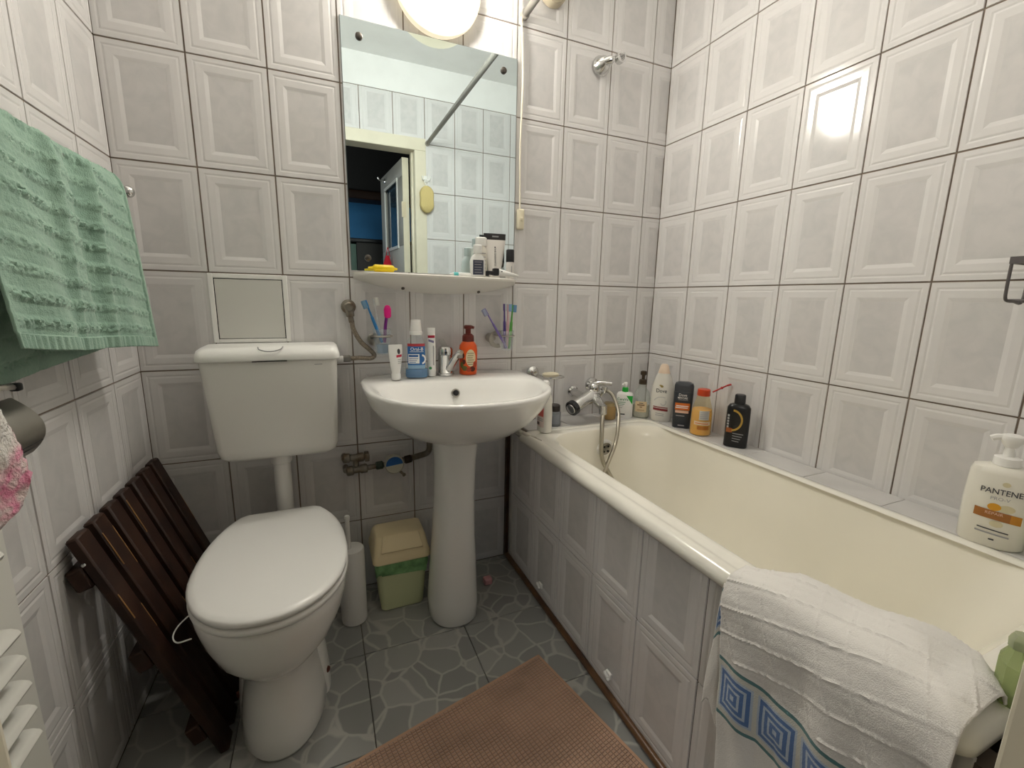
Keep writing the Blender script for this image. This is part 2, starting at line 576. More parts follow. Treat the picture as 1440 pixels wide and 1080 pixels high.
part('pouch', lathe([(0, 0.03, 0.012), (0.02, 0.045, 0.02), (0.1, 0.042, 0.02), (0.17, 0.022, 0.014), (0.2, 0.012, 0.008)], 16), mat('red_cloth', (0.55, 0.01, 0.03), 0.8), bag)
part('strap', tube([(-0.01, 0, 0.19), (0.005, 0, 0.26), (0.02, 0, 0.19)], 0.003, 6), mat('red_strap', (0.4, 0.01, 0.02), 0.8), bag)
# sponge on the door wall
sp = thing('bath_sponge', 'oval yellow bath sponge hanging on the tiled wall beside the doorway, seen in the mirror', 'sponge', (1.190, YO+0.03, 1.73))
part('pad', loft([[(q*(0.052-0.008*math.exp(-(math.sin(a)/0.3)**2))*math.cos(a), yy, q*0.084*math.copysign(abs(math.sin(a))**0.85, math.sin(a))) for a in [2*PI*i/32 for i in range(32)]] for q, yy in ((0.55, -0.021), (0.88, -0.015), (1, -0.004), (1, 0.006), (0.88, 0.017), (0.55, 0.022))]), mat('sponge_yellow', (0.62, 0.50, 0.22), 0.95, bump=0.6, bscale=120), sp)
part('cord', tube([(0, 0, 0.08), (-0.01, 0, 0.105), (0, 0, 0.125), (0.01, 0, 0.105), (0, 0, 0.08)], 0.002, 6), PLASW, sp)
hk = thing('wall_hook', 'small white double hook on the tiled wall above the yellow sponge, seen in the mirror', 'hook', (1.190, YO+0.004, 1.86))
part('plate', box(-0.012, 0.012, -0.004, 0.004, -0.02, 0.02, 0.003), PLASW, hk)
part('prong', tube([(-0.004, 0, 0), (-0.02, 0.02, -0.01), (-0.028, 0.028, 0.012)], 0.004, 8), PLASW, hk)
part('prong', tube([(0.004, 0, 0), (0.02, 0.02, -0.01), (0.028, 0.028, 0.012)], 0.004, 8), PLASW, hk)

# ------------------------------------------------------------------ bathtub
def rrect(x0, x1, y0, y1, r, z, k=8):
    out = []
    for cx, cy, a0 in ((x1-r, y1-r, 0), (x0+r, y1-r, PI/2), (x0+r, y0+r, PI), (x1-r, y0+r, 1.5*PI)):
        for i in range(k+1):
            a = a0+PI/2*i/k
            out.append((cx+r*math.cos(a), cy+r*math.sin(a), z))
    return out
tub = thing('bathtub', 'cream enamel bathtub with rolled rim, built in behind a tiled front panel', 'bathtub', (1.48, -0.8, 0))
X0, X1, Y0, Y1 = 1.172, 1.79, -1.445, -0.135
def inset(i, r, z):
    return rrect(X0+i, X1-i, Y0+i, Y1-i, r, z)
rimr = [inset(0.006, 0.02, 0.566), inset(0.0, 0.025, 0.572), inset(0.0, 0.028, 0.584), inset(0.006, 0.034, 0.596), inset(0.018, 0.04, 0.603), inset(0.032, 0.045, 0.602),
        inset(0.04, 0.05, 0.597)]
part('rim', loft(rimr+[rrect(1.22, 1.775, -1.42, -0.155, 0.07, 0.597), rrect(1.235, 1.772, -1.40, -0.18, 0.09, 0.600), rrect(1.246, 1.768, -1.39, -0.195, 0.11, 0.600), rrect(1.254, 1.763, -1.38, -0.205, 0.12, 0.596)], False, False), RIM, tub, world=True, ang=80)
part('basin', loft([rrect(1.254, 1.763, -1.38, -0.205, 0.12, 0.596), rrect(1.259, 1.759, -1.372, -0.211, 0.125, 0.585), rrect(1.266, 1.753, -1.35, -0.217, 0.13, 0.55),
                    rrect(1.283, 1.736, -1.29, -0.238, 0.14, 0.40), rrect(1.305, 1.715, -1.23, -0.265, 0.15, 0.27), rrect(1.33, 1.69, -1.19, -0.30, 0.14, 0.215), rrect(1.37, 1.65, -1.15, -0.35, 0.12, 0.195),
                    rrect(1.42, 1.60, -1.1, -0.42, 0.08, 0.19)], False, True), ENAM, tub, world=True, ang=80)
ov = part('overflow', axis_lathe((1.515, -0.2225, 0.522), (1.515, -0.5, 0.487), [(0, 0.036), (0.004, 0.037), (0.008, 0.033), (0.0085, 0.027)], 28), PLASW, tub, 'white overflow ring with chrome grate', world=True)
part('grate', axis_lathe((1.515, -0.2315, 0.521), (1.515, -0.5, 0.486), [(0, 0.026), (0.003, 0.026), (0.004, 0.02)], 24), STEEL, ov, world=True)
for a in range(4):
    an = PI/4+a*PI/2
    c = (1.515+0.014*math.cos(an), -0.2358, 0.5205+0.014*math.sin(an))
    part('grate_hole', axis_lathe(c, (c[0], -0.5, c[2]-0.03), [(0, 0.005), (0.0012, 0.005)], 12), BLACK, ov, world=True)

# front panel of tiles
panel = thing('bath_front_panel', 'grey tiled front panel below the rim of the bathtub', 'bath panel', (1.21, -0.75, 0))
part('backing', box(1.195+0.0034, 1.24, YO+0.004, -0.003, 0, 0.56), mat('panel_grout', (0.09, 0.07, 0.055), 0.9), panel, world=True, smooth=False)
ZP = 0.308
def lay_panel():
    def place(o, s, z, j):
        o.location = Vector((1.195+BT+j, -s, z))-panel.location
        o.rotation_euler = (0, 0, -PI/2)
    lay(panel, [(0.0448, 0.2448, False)]+[(0.2448+0.2*k, 0.4448+0.2*k, False) for k in range(6)], 0.013, 0.566, place, rowz0=ZP, jit=0.0005)
lay_panel()
part('caulk_line', tube([(1.192, -0.10-0.066*i, 0.5635+0.0022*math.sin(i*2.1)) for i in range(20)], [0.003+0.0022*((i*7) % 5)/5 for i in range(20)], 8, 4), mat('caulk', (0.74, 0.72, 0.66), 0.6), panel, 'rough white sealant line', world=True)
part('corner_strip', box(1.196, 1.204, -0.0448, -0.003, 0.01, 0.56, 0.001, 1), PLASG, panel, 'white strip at the corner', world=True)
struct('trim_7', box(1.178, 1.192, -0.022, -0.001, 0.012, 0.575, 0.002, 1), mat('brown_trim', (0.075, 0.035, 0.018), 0.45, var=0.4, vscale=20))
struct('trim_8', rod((1.193-0.006, -0.004, 0.011), (1.193-0.006, YO+0.003, 0.011), 0.0105, 12), mat('brown_pipe', (0.13, 0.065, 0.028), 0.32, col2=(0.07, 0.032, 0.016), vscale=8), smooth=True)
# tiled ledges along the right wall and behind the tub
ledge = struct('trim_9', join(box(1.80, XR-0.001, YO+0.002, -0.001, 0.42, 0.594), box(1.205, 1.80, -0.13, -0.001, 0.42, 0.594)), GROUT)
LT = mat('ledge_tile', (0.62, 0.61, 0.60), 0.15, var=0.08)
for a in range(7):
    y1, y0 = (-0.2354-0.2*(a-1) if a else -0.001), max(-0.2354-0.2*a, YO+0.003)
    part('tile', box(1.787, XR-0.001, y0+0.001, y1-0.001, 0.594, 0.6005, 0.001, 1), LT, ledge, smooth=False)
for a in range(3):
    x0 = 1.215+0.19*a
    part('tile', box(x0+0.001, min(x0+0.19, 1.786)-0.001, -0.139, -0.001, 0.594, 0.6005, 0.001, 1), LT, ledge, smooth=False)
single('sealant_bead', tube([(1.19, -0.03, 0.585), (1.194, -0.08, 0.586), (1.192, -0.13, 0.588), (1.188, -0.18, 0.598), (1.198, -0.23, 0.601), (1.205, -0.27, 0.600)], [0.009, 0.013, 0.012, 0.009, 0.006, 0.004], 10), mat('old_sealant', (0.78, 0.75, 0.66), 0.6, var=0.3, vscale=30, bump=0.5),
       'lumpy cream sealant bead on the bathtub corner by the sink', 'sealant', (1.2, -0.14, 0.59))
for i, (yy, lb) in enumerate(((-0.333, 'small white adhesive clip on the bath panel foot, nearer the sink'), (-0.758, 'small white adhesive clip on the bath panel foot, beside the brown mat'))):
    o = thing('adhesive_clip', lb, 'clip', (1.19, yy, 0.066), group='clips at the bath panel foot')
    part('pad', box(-0.003, 0.004, -0.012, 0.012, -0.008, 0.010, 0.002), WHITE, o)
    part('tab', tube([(-0.004, 0.010, 0.002), (-0.012, 0.002, 0.010), (-0.010, -0.010, 0.004), (-0.014, -0.016, 0.006)], 0.0045, 8), WHITE, o)

# ------------------------------------------------------------------ toilet
def egg(rx, yc, rf, rb, z, n=48, e=2.15, clip=None, cx=0.357):
    out = []
    for i in range(n):
        a = 2*PI*i/n
        c, s = math.cos(a), math.sin(a)
        x = rx*math.copysign(abs(c)**(2/e), c)
        y = (rb if s > 0 else rf)*math.copysign(abs(s)**(2/e), s)
        yy = yc+y
        if clip is not None:
            yy = min(yy, clip)
        out.append((cx+x, yy, z))
    return out
wc = thing('toilet', 'white floor-standing toilet with closed lid under the wall cistern', 'toilet', (0.357, -0.42, 0))
part('bowl', loft([egg(0.100, -0.42, 0.192, 0.20, 0), egg(0.105, -0.42, 0.197, 0.20, 0.012), egg(0.101, -0.42, 0.190, 0.2, 0.06), egg(0.091, -0.42, 0.174, 0.2, 0.13), egg(0.083, -0.42, 0.163, 0.2, 0.185),
                   egg(0.088, -0.42, 0.168, 0.2, 0.205), egg(0.115, -0.43, 0.19, 0.22, 0.235), egg(0.143, -0.44, 0.208, 0.25, 0.275), egg(0.161, -0.44, 0.222, 0.27, 0.32), egg(0.171, -0.44, 0.230, 0.285, 0.36),
                   egg(0.174, -0.44, 0.233, 0.29, 0.385), egg(0.170, -0.44, 0.230, 0.285, 0.394)]), CERAM, wc, world=True, ang=75)
for sx in (-1, 1):
    ear = part('bolt_flange', loft([ell(0.024, 0.060, z, 20, 2.6, 0.357+sx*dx, -0.40) for z, dx in ((0.0, 0.090), (0.05, 0.089), (0.12, 0.082), (0.17, 0.070), (0.19, 0.060))]), CERAM, wc, world=True, ang=70)
    part('bolt_head', axis_lathe((0.357+sx*0.1055, -0.437, 0.062), (0.357+sx*0.17, -0.500, 0.062), [(0, 0.009), (0.005, 0.009), (0.008, 0.005)], 12), RUST, ear, 'rusty bolt head', world=True)
part('seat', loft([egg(0.173, -0.44, 0.234, 0.29, 0.397, clip=-0.16), egg(0.178, -0.44, 0.239, 0.295, 0.402, clip=-0.16), egg(0.178, -0.44, 0.239, 0.295, 0.411, clip=-0.16), egg(0.172, -0.44, 0.233, 0.29, 0.415, clip=-0.163)]), PLASW, wc, world=True, ang=60)
part('lid', loft([egg(0.170, -0.44, 0.231, 0.33, 0.4175, clip=-0.165), egg(0.177, -0.44, 0.239, 0.335, 0.421, clip=-0.160), egg(0.178, -0.44, 0.240, 0.335, 0.429, clip=-0.158), egg(0.173, -0.44, 0.235, 0.33, 0.4345, clip=-0.162),
                  egg(0.160, -0.44, 0.222, 0.32, 0.4375, clip=-0.175), egg(0.12, -0.43, 0.17, 0.24, 0.436, clip=-0.20), egg(0.05, -0.43, 0.07, 0.1, 0.435)]), PLASW, wc, world=True, ang=60)
part('hinge', rod((0.285, -0.152, 0.412), (0.43, -0.152, 0.412), 0.009), PLASW, wc, world=True)
part('string_loop', tube([(0.192, -0.535, 0.385), (0.176, -0.553, 0.377), (0.170, -0.570, 0.366), (0.180, -0.582, 0.358), (0.205, -0.580, 0.358)], 0.0016, 6), WHITE, wc, 'thin white string loop hanging on the left side', world=True)

# cistern
ci = thing('cistern', 'white plastic wall cistern above the toilet', 'cistern', (0.361, 0, 0.6))
def cring(x0, x1, y0, y1, z, r):
    return rrect(x0, x1, y0, y1, r, z, 6)
CIP = mat('cistern_plastic', (0.82, 0.81, 0.775), 0.22)
part('tank', loft([cring(0.246, 0.485, -0.125, -0.006, 0.600, 0.02), cring(0.222, 0.512, -0.15, -0.004, 0.605, 0.02), cring(0.207, 0.527, -0.162, -0.004, 0.618, 0.02), cring(0.201, 0.533, -0.166, -0.004, 0.640, 0.02), cring(0.180, 0.543, -0.168, -0.004, 0.905, 0.02)]), CIP, ci, world=True)
part('tank_lid', loft([cring(0.176, 0.547, -0.172, -0.004, 0.906, 0.02), cring(0.172, 0.551, -0.176, -0.004, 0.910, 0.022), cring(0.172, 0.551, -0.176, -0.004, 0.922, 0.022), cring(0.176, 0.547, -0.165, -0.005, 0.938, 0.024), cring(0.184, 0.539, -0.145, -0.01, 0.945, 0.024)]), PLASW, ci, world=True)
fl = part('flush_lever', tube([(0.330, -0.150, 0.946), (0.335, -0.168, 0.941), (0.352, -0.174, 0.936), (0.372, -0.174, 0.936), (0.39, -0.168, 0.941), (0.395, -0.150, 0.946)], 0.0016, 6), GREYINK, ci, 'thin grey outline of the flush handle', world=True)
part('lever_slot', box(0.315, 0.405, -0.1765, -0.174, 0.9055, 0.908), DARK, ci, world=True)
part('maker_mark', box(0.478, 0.500, -0.1686, -0.1676, 0.8915, 0.8935), GREYINK, ci, world=True)
part('flush_pipe', tube([(0.361, -0.085, 0.602), (0.361, -0.085, 0.50), (0.361, -0.085, 0.40), (0.360, -0.105, 0.345), (0.358, -0.16, 0.325)], 0.025, 18), PLASG, ci, world=True)
part('pipe_nut', axis_lathe((0.361, -0.085, 0.6), (0.361, -0.085, 0.4), [(0, 0.031), (0.03, 0.031), (0.034, 0.027)], 16), PLASG, ci, world=True)

# access hatch
ah = thing('access_hatch', 'white square access hatch in the wall behind the cistern', 'hatch', (0.304, 0, 1.05))
part('frame', join(box(0.196, 0.21, -0.006, 0, 0.947, 1.158, 0.0015, 1), box(0.397, 0.411, -0.006, 0, 0.947, 1.158, 0.0015, 1), box(0.2101, 0.3969, -0.006, 0, 1.144, 1.158, 0.0015, 1), box(0.2101, 0.3969, -0.006, 0, 0.947, 0.958, 0.0015, 1)), PLASW, ah, world=True)
part('shadow_gap', box(0.209, 0.398, -0.0012, 0.0, 0.956, 1.145), DARK, ah, world=True)
part('door', box(0.2125, 0.3945, -0.005, -0.001, 0.960, 1.1415, 0.001, 1), mat('hatch_door', (0.66, 0.655, 0.62), 0.4), ah, world=True)

# braided hose with valve
hv = thing('supply_hose', 'grey braided supply hose curving from a chrome wall valve to the cistern', 'hose', (0.592, 0, 1.06))
part('valve', join(axis_lathe((0.592, -0.001, 1.062), (0.592, -0.1, 1.062), [(0, 0.024), (0.006, 0.024), (0.010, 0.016), (0.04, 0.016), (0.044, 0.012)], 18), axis_lathe((0.592, -0.028, 1.06), (0.6, -0.028, 1.0), [(0, 0.014), (0.03, 0.013), (0.032, 0.009), (0.05, 0.009)], 14)), OLDMET, hv, world=True)
part('hose', tube([(0.599, -0.028, 1.012), (0.604, -0.030, 0.985), (0.625, -0.034, 0.945), (0.655, -0.036, 0.915), (0.667, -0.036, 0.898), (0.655, -0.036, 0.888), (0.62, -0.036, 0.890), (0.585, -0.036, 0.889)], 0.0075, 12, 10, rib=0.06), mat('braid', (0.33, 0.28, 0.22), 0.45, 0.6, var=0.4, vscale=200), hv, world=True)
part('hose_nut', rod((0.590, -0.036, 0.889), (0.565, -0.036, 0.889), 0.0115, 6), STEEL, hv, world=True)
part('inlet', rod((0.567, -0.036, 0.889), (0.5425, -0.036, 0.889), 0.010, 12), PLASW, hv, world=True)

# ------------------------------------------------------------------ washbasin
wb = thing('washbasin', 'wide white ceramic pedestal washbasin under the mirror shelf', 'washbasin', (0.905, -0.28, 0))
ZS = 0.82
CX = 0.910
def sring(rx, yf, yb, z, ebk=4.5, efr=2.25, n=64, yc=None, cx=CX):
    yc = yc if yc is not None else -0.20
    out = []
    for i in range(n):
        a = 2*PI*i/n
        c, s = math.cos(a), math.sin(a)
        e = ebk if s > 0 else efr
        x = rx*math.copysign(abs(c)**(2/e), c)
        y = (yb-yc if s > 0 else yc-yf)*math.copysign(abs(s)**(2/e), s)
        out.append((cx+x, yc+y, z))
    return out
bowl_out = [sring(0.075, -0.31, -0.12, 0.640, 2.6), sring(0.13, -0.37, -0.06, 0.650, 3), sring(0.20, -0.44, -0.015, 0.680, 3.5), sring(0.253, -0.495, -0.003, 0.722, 4), sring(0.285, -0.532, -0.002, 0.768, 4.5),
            sring(0.297, -0.553, -0.002, 0.803, 4.5), sring(0.300, -0.558, -0.002, 0.814, 4.5), sring(0.298, -0.556, -0.003, 0.821, 4.5), sring(0.292, -0.550, -0.006, 0.8245, 4.5)]
bowl_in = [sring(0.268, -0.526, -0.155, 0.821, 2.8, 2.3, yc=-0.27), sring(0.258, -0.515, -0.165, 0.812, 2.7, 2.25, yc=-0.27), sring(0.240, -0.49, -0.178, 0.780, 2.6, 2.2, yc=-0.28), sring(0.205, -0.45, -0.195, 0.735, 2.5, 2.2, yc=-0.29),
           sring(0.14, -0.40, -0.225, 0.705, 2.3, 2.1, yc=-0.30), sring(0.05, -0.33, -0.27, 0.695, 2, 2, yc=-0.30)]
part('basin', loft(bowl_out+bowl_in), CERAM, wb, world=True, ang=75)
part('pedestal', loft([ell(0.083, 0.095, z, 32, 2.5, 0.880+dx, -0.262+dy) if False else ell(rx, ry, z, 32, 2.4, 0.885+dx, -0.25+dy) for z, rx, ry, dx, dy in
                       ((0.0, 0.078, 0.098, -0.006, 0), (0.01, 0.084, 0.104, -0.006, 0), (0.06, 0.084, 0.103, -0.005, 0), (0.16, 0.079, 0.096, -0.003, 0), (0.30, 0.071, 0.088, 0, 0), (0.45, 0.066, 0.082, 0.003, 0), (0.56, 0.067, 0.083, 0.005, 0), (0.62, 0.071, 0.088, 0.006, 0), (0.66, 0.077, 0.094, 0.006, 0))]), CERAM, wb, world=True, ang=70)
oh = part('overflow_hole', axis_lathe((0.914, -0.186, 0.778), (0.914, -0.4, 0.86), [(0, 0.015), (0.003, 0.015), (0.0045, 0.011)], 20), STEEL, wb, 'dark round overflow hole', world=True)
part('hole', axis_lathe((0.914, -0.1905, 0.7795), (0.914, -0.4, 0.8615), [(0, 0.0105), (0.0008, 0.0105)], 18), BLACK, oh, world=True)
part('drain', lathe([(0.696, 0.024), (0.7, 0.024), (0.701, 0.018)], 20, 2, CX, -0.30), CHROME, wb, world=True)

# basin tap
ZD = 0.8245
tp = thing('basin_tap', 'chrome single lever basin tap between the toothpaste and the orange soap', 'tap', (0.908, -0.075, ZD))
part('body', lathe([(0, 0.032), (0.006, 0.032), (0.009, 0.026), (0.07, 0.025), (0.073, 0.0265)], 28), CHROME, tp)
lv = part('lever', join(lathe([(0.0735, 0.0265), (0.092, 0.0265), (0.101, 0.022), (0.105, 0.010)], 24), tf(box(-0.010, 0.010, -0.002, 0.062, -0.004, 0.004, 0.003), Matrix.Translation((0.0, 0.0, 0.100)) @ Matrix.Rotation(0.35, 4, 'X'))), CHROME, tp)
part('indicator', axis_lathe((-0.004, -0.0262, 0.083), (-0.006, -0.06, 0.083), [(0, 0.0045), (0.0015, 0.0035)], 12), DARK, lv)
def spout_ring(c, wx, wz, d):
    d = Vector(d).normalized()
    side = d.cross(Vector((0, 0, 1))).normalized()
    upv = side.cross(d)
    return [tuple(Vector(c)+side*wx*math.cos(2*PI*i/20)+upv*wz*math.sin(2*PI*i/20)) for i in range(20)]
part('spout', loft([spout_ring((0.006, -0.010, 0.018), 0.016, 0.016, (0.3, -0.5, 0.8)), spout_ring((0.014, -0.030, 0.040), 0.0155, 0.012, (0.3, -0.6, 0.6)), spout_ring((0.024, -0.052, 0.068), 0.0155, 0.011, (0.35, -0.6, 0.6)), spout_ring((0.034, -0.072, 0.088), 0.014, 0.011, (0.4, -0.8, 0.2)), spout_ring((0.037, -0.079, 0.088), 0.010, 0.008, (0.4, -0.8, -0.1))]), CHROME, tp)
part('aerator', axis_lathe((0.033, -0.069, 0.082), (0.035, -0.071, 0.04), [(0, 0.0105), (0.014, 0.0105), (0.0145, 0.008)], 16), STEEL, tp)

# ------------------------------------------------------------------ bottles
class Bottle:
    """lofted container; front faces local -y; decals follow its front"""
    def __init__(s, name, label, cat, loc, prof, m_, rz=0.0, e=2.0, group=None, body='body', n=36, ang=50):
        s.o = thing(name, label, cat, loc, rz, group)
        s.prof, s.e = [(p[0], p[1], p[2] if len(p) > 2 else p[1]) for p in prof], e
        s.body = part(body, lathe(s.prof, n, e), m_, s.o, ang=ang)
    def r(s, z):
        P = s.prof
        for a, b in zip(P, P[1:]):
            if a[0] <= z <= b[0] and b[0] > a[0]:
                t = (z-a[0])/(b[0]-a[0])
                return a[1]+(b[1]-a[1])*t, a[2]+(b[2]-a[2])*t
        return P[-1][1:] if z > P[-1][0] else P[0][1:]
    def y(s, x, z, eps):
        rx, ry = s.r(z)
        q = min(abs(x/rx), 0.985)
        return -ry*(1-q**s.e)**(1/s.e)-eps
    def cap(s, name, prof, m_, e=2.0, n=24, label=None, at=(0, 0)):
        return part(name, lathe(prof, n, e, *at), m_, s.o, label)
    def patch(s, f, nu, nv, m_, name='label', parent=None, eps=0.0007):
        V, F, UV = grid(f, nu, nv)
        V = [(x, s.y(x, z, eps), z) for x, z in V]
        return part(name, (V, F, UV), m_, parent or s.o)
    def rect(s, x0, x1, z0, z1, m_, name='label', parent=None, eps=0.0007, slant=0.0):
        nu = max(2, int((x1-x0)/0.004))
        nv = max(1, int((z1-z0)/0.012))
        return s.patch(lambda u, v: (x0+(x1-x0)*u, z0+(z1-z0)*v+slant*(u-0.5)), nu, nv, m_, name, parent, eps)
    def oval(s, cx, cz, rx, rz_, m_, name='label', parent=None, eps=0.0009):
        return s.patch(lambda u, v: (cx+rx*(1-v*0.999)*math.cos(2*PI*u), cz+rz_*(1-v*0.999)*math.sin(2*PI*u)), 24, 4, m_, name, parent, eps)
    def arc(s, cx, cz, R, wd, a0, a1, m_, name='arc', parent=None, eps=0.0009, sz=1.0):
        return s.patch(lambda u, v: (cx+(R-wd*v)*math.cos(a0+(a1-a0)*u), cz+sz*(R-wd*v)*math.sin(a0+(a1-a0)*u)), 24, 1, m_, name, parent, eps)
    def text(s, t, cx, cz, h, m_, name='lettering', parent=None, eps=0.0011, wmax=None, rotate=False, bold=0.0):
        V, F = glyphs(t, h, bold)
        xs = [v[0] for v in V]
        wd = max(xs)-min(xs)
        k = min(1.0, wmax/wd) if wmax else 1.0
        mx = (max(xs)+min(xs))/2
        P = [((x-mx)*k, z) for x, z in V]
        if rotate:
            P = [(-z+h/2, x) for x, z in P]
            P = [(x+cx, z+cz) for x, z in P]
        else:
            P = [(x+cx, z+cz-h/2) for x, z in P]
        P = [(x, s.y(x, z, eps), z) for x, z in P]
        return part(name, (P, F, [(0, 0)]*len(P)), m_, parent or s.o, smooth=False)

_gl = {}
def glyphs(t, h, bold=0.0):
    """flat lettering as (x, z) points and faces, capital height h, baseline at z = 0"""
    key = (t, bold)
    if key not in _gl:
        cu = bpy.data.curves.new('glyphs', 'FONT')
        cu.body = t
        cu.resolution_u = 3
        cu.offset = bold
        ob = bpy.data.objects.new('glyphs', cu)
        COL.objects.link(ob)
        dg = bpy.context.evaluated_depsgraph_get()
        me = bpy.data.meshes.new_from_object(ob.evaluated_get(dg))
        V = [(v.co.x, v.co.y) for v in me.vertices]
        F = [tuple(p.vertices) for p in me.polygons]
        bpy.data.objects.remove(ob)
        bpy.data.curves.remove(cu)
        bpy.data.meshes.remove(me)
        _gl[key] = V, F
    V, F = _gl[key]
    return [(x*h/0.7, y*h/0.7) for x, y in V], F

def facing(x, y, extra=0.0):
    """rotation about z that turns local -y towards the camera's side of the room"""
    return math.atan2(0.5033-x, y+1.6205)+extra

def pump(b, z, m_, r=0.012, h=0.05, nozzle=0.03, head=None, dirx=-1):
    b.cap('pump_collar', [(z, r*1.25), (z+h*0.3, r*1.2), (z+h*0.36, r*0.9)], m_)
    b.cap('pump_stem', [(z+h*0.36, r*0.5), (z+h*0.72, r*0.5)], m_)
    hd = b.cap('pump_head', [(z+h*0.68, r*0.8), (z+h*0.74, r*1.0), (z+h*0.95, r*0.95), (z+h, r*0.6)], m_)
    part('nozzle', tube([(0, 0, z+h*0.88), (dirx*nozzle*0.7, -nozzle*0.2, z+h*0.88), (dirx*nozzle, -nozzle*0.3, z+h*0.76)], r*0.33, 8, 5), m_, hd)

ORANGE = mat('orange_plastic', (0.80, 0.105, 0.012), 0.3)
# --- on the washbasin deck
b = Bottle('foaming_soap_bottle', 'orange foaming soap dispenser with a maroon pump on the washbasin', 'soap dispenser', (0.993, -0.078, ZD),
           [(0, 0.029), (0.004, 0.032), (0.085, 0.0335), (0.105, 0.031), (0.118, 0.022), (0.121, 0.017)], ORANGE, facing(0.99, -0.08), 2.3)
MAR = mat('maroon_plastic', (0.13, 0.018, 0.012), 0.35)
b.cap('pump_collar', [(0.117, 0.020), (0.121, 0.0215), (0.140, 0.0205), (0.147, 0.013)], MAR)
hd = b.cap('pump_head', [(0.147, 0.010), (0.163, 0.010), (0.166, 0.016), (0.174, 0.0165), (0.178, 0.012)], MAR)
part('nozzle', tube([(0, 0, 0.172), (0.012, -0.004, 0.172), (0.021, -0.006, 0.168)], 0.005, 8, 5), MAR, hd)
l1 = b.oval(0.009, 0.062, 0.0175, 0.031, mat('cream_label', (0.72, 0.62, 0.40), 0.5))
for k in range(6):
    b.rect(0.0-0.003+0.002*(k % 2), 0.021-0.002*(k % 3), 0.078-0.008*k, 0.0805-0.008*k, mat('label_ink', (0.25, 0.2, 0.12), 0.6) if k == 0 else bpy.data.materials['label_ink'], 'print_line', l1, eps=0.0014)
BRN = mat('leaf_brown', (0.10, 0.02, 0.01), 0.6)
OLV = mat('leaf_olive', (0.12, 0.12, 0.03), 0.6)
RST = mat('leaf_rust', (0.42, 0.05, 0.015), 0.6)
for x, z, a, c, mm in ((-0.020, 0.070, 0.007, 0.012, BRN), (-0.024, 0.055, 0.006, 0.010, RST), (-0.016, 0.048, 0.007, 0.009, BRN), (-0.022, 0.036, 0.006, 0.012, OLV), (-0.012, 0.024, 0.010, 0.009, OLV), (0.002, 0.020, 0.009, 0.008, RST), (0.016, 0.022, 0.010, 0.010, BRN), (0.024, 0.038, 0.006, 0.012, RST)):
    b.oval(x, z, a, c, mm, 'printed_leaf', eps=0.0012)

BLUEL = mat('label_blue', (0.02, 0.13, 0.38), 0.4)
LIQ = mat('blue_liquid', (0.005, 0.17, 0.40), 0.15)
b = Bottle('mouthwash_bottle', 'clear mouthwash bottle of blue liquid with a white cap on the washbasin', 'bottle', (0.800, -0.098, ZD),
           [(0, 0.036, 0.026), (0.004, 0.039, 0.028), (0.10, 0.037, 0.027), (0.125, 0.031, 0.024), (0.142, 0.019, 0.018), (0.150, 0.016, 0.016)], CLEARP, facing(0.8, -0.1), 2.6)
b.cap('liquid', [(0.002, 0.035, 0.025), (0.005, 0.0375, 0.0265), (0.030, 0.0370, 0.0260), (0.0305, 0.036, 0.025)], LIQ, 2.6, 32)
b.cap('cap', [(0.148, 0.021), (0.150, 0.022), (0.158, 0.0215), (0.159, 0.0195), (0.197, 0.0165), (0.199, 0.0155)], PLASW, label='white ribbed cap')
lb = b.rect(-0.029, 0.029, 0.034, 0.118, BLUEL)
b.rect(-0.029, 0.029, 0.110, 0.119, mat('label_red', (0.45, 0.05, 0.06), 0.4), 'band', lb, eps=0.0010)
b.text('Oral-B', 0.002, 0.101, 0.011, WHITE, 'lettering', lb, wmax=0.044, bold=0.01)
b.rect(-0.022, 0.024, 0.091, 0.0925, WHITE, 'print_line', lb, eps=0.0011)
wl = b.rect(-0.027, 0.010, 0.052, 0.084, WHITE, 'white_box', lb, eps=0.0011)
b.rect(-0.025, 0.006, 0.074, 0.081, BLUEL, 'print_band', wl, eps=0.0015)
for k in range(3):
    b.rect(-0.024, 0.006-0.004*k, 0.067-0.006*k, 0.069-0.006*k, BLUEL, 'print_line', wl, eps=0.0015)
b.arc(0.019, 0.066, 0.013, 0.005, -0.5*PI, 0.5*PI, WHITE, 'swoosh', lb, eps=0.0012, sz=1.3)
b.rect(-0.029, 0.029, 0.034, 0.046, mat('label_pale_blue', (0.25, 0.42, 0.6), 0.4), 'band', lb, eps=0.0010)

b = Bottle('toothpaste_tube', 'white standing tube with a small dark red mark at the left end of the washbasin', 'tube', (0.725, -0.128, ZD),
           [(0, 0.0115, 0.0115), (0.004, 0.0145, 0.0145), (0.018, 0.0140, 0.0140), (0.022, 0.0135, 0.0135), (0.05, 0.018, 0.013), (0.09, 0.0225, 0.009), (0.112, 0.023, 0.004), (0.118, 0.0225, 0.0035)], PLASW, facing(0.72, -0.1)+0.25)
b.cap('cap', [(0.0, 0.0125), (0.003, 0.0155), (0.02, 0.015), (0.022, 0.0138)], WHITE)
b.oval(0.009, 0.096, 0.005, 0.009, INK, 'emblem')
b.rect(0.0, 0.019, 0.077, 0.085, mat('mark_red', (0.55, 0.02, 0.06), 0.4), 'mark', slant=0.002)
for k in range(3):
    b.rect(0.004, 0.016, 0.068-0.006*k, 0.070-0.006*k, GREYINK, 'print_line')
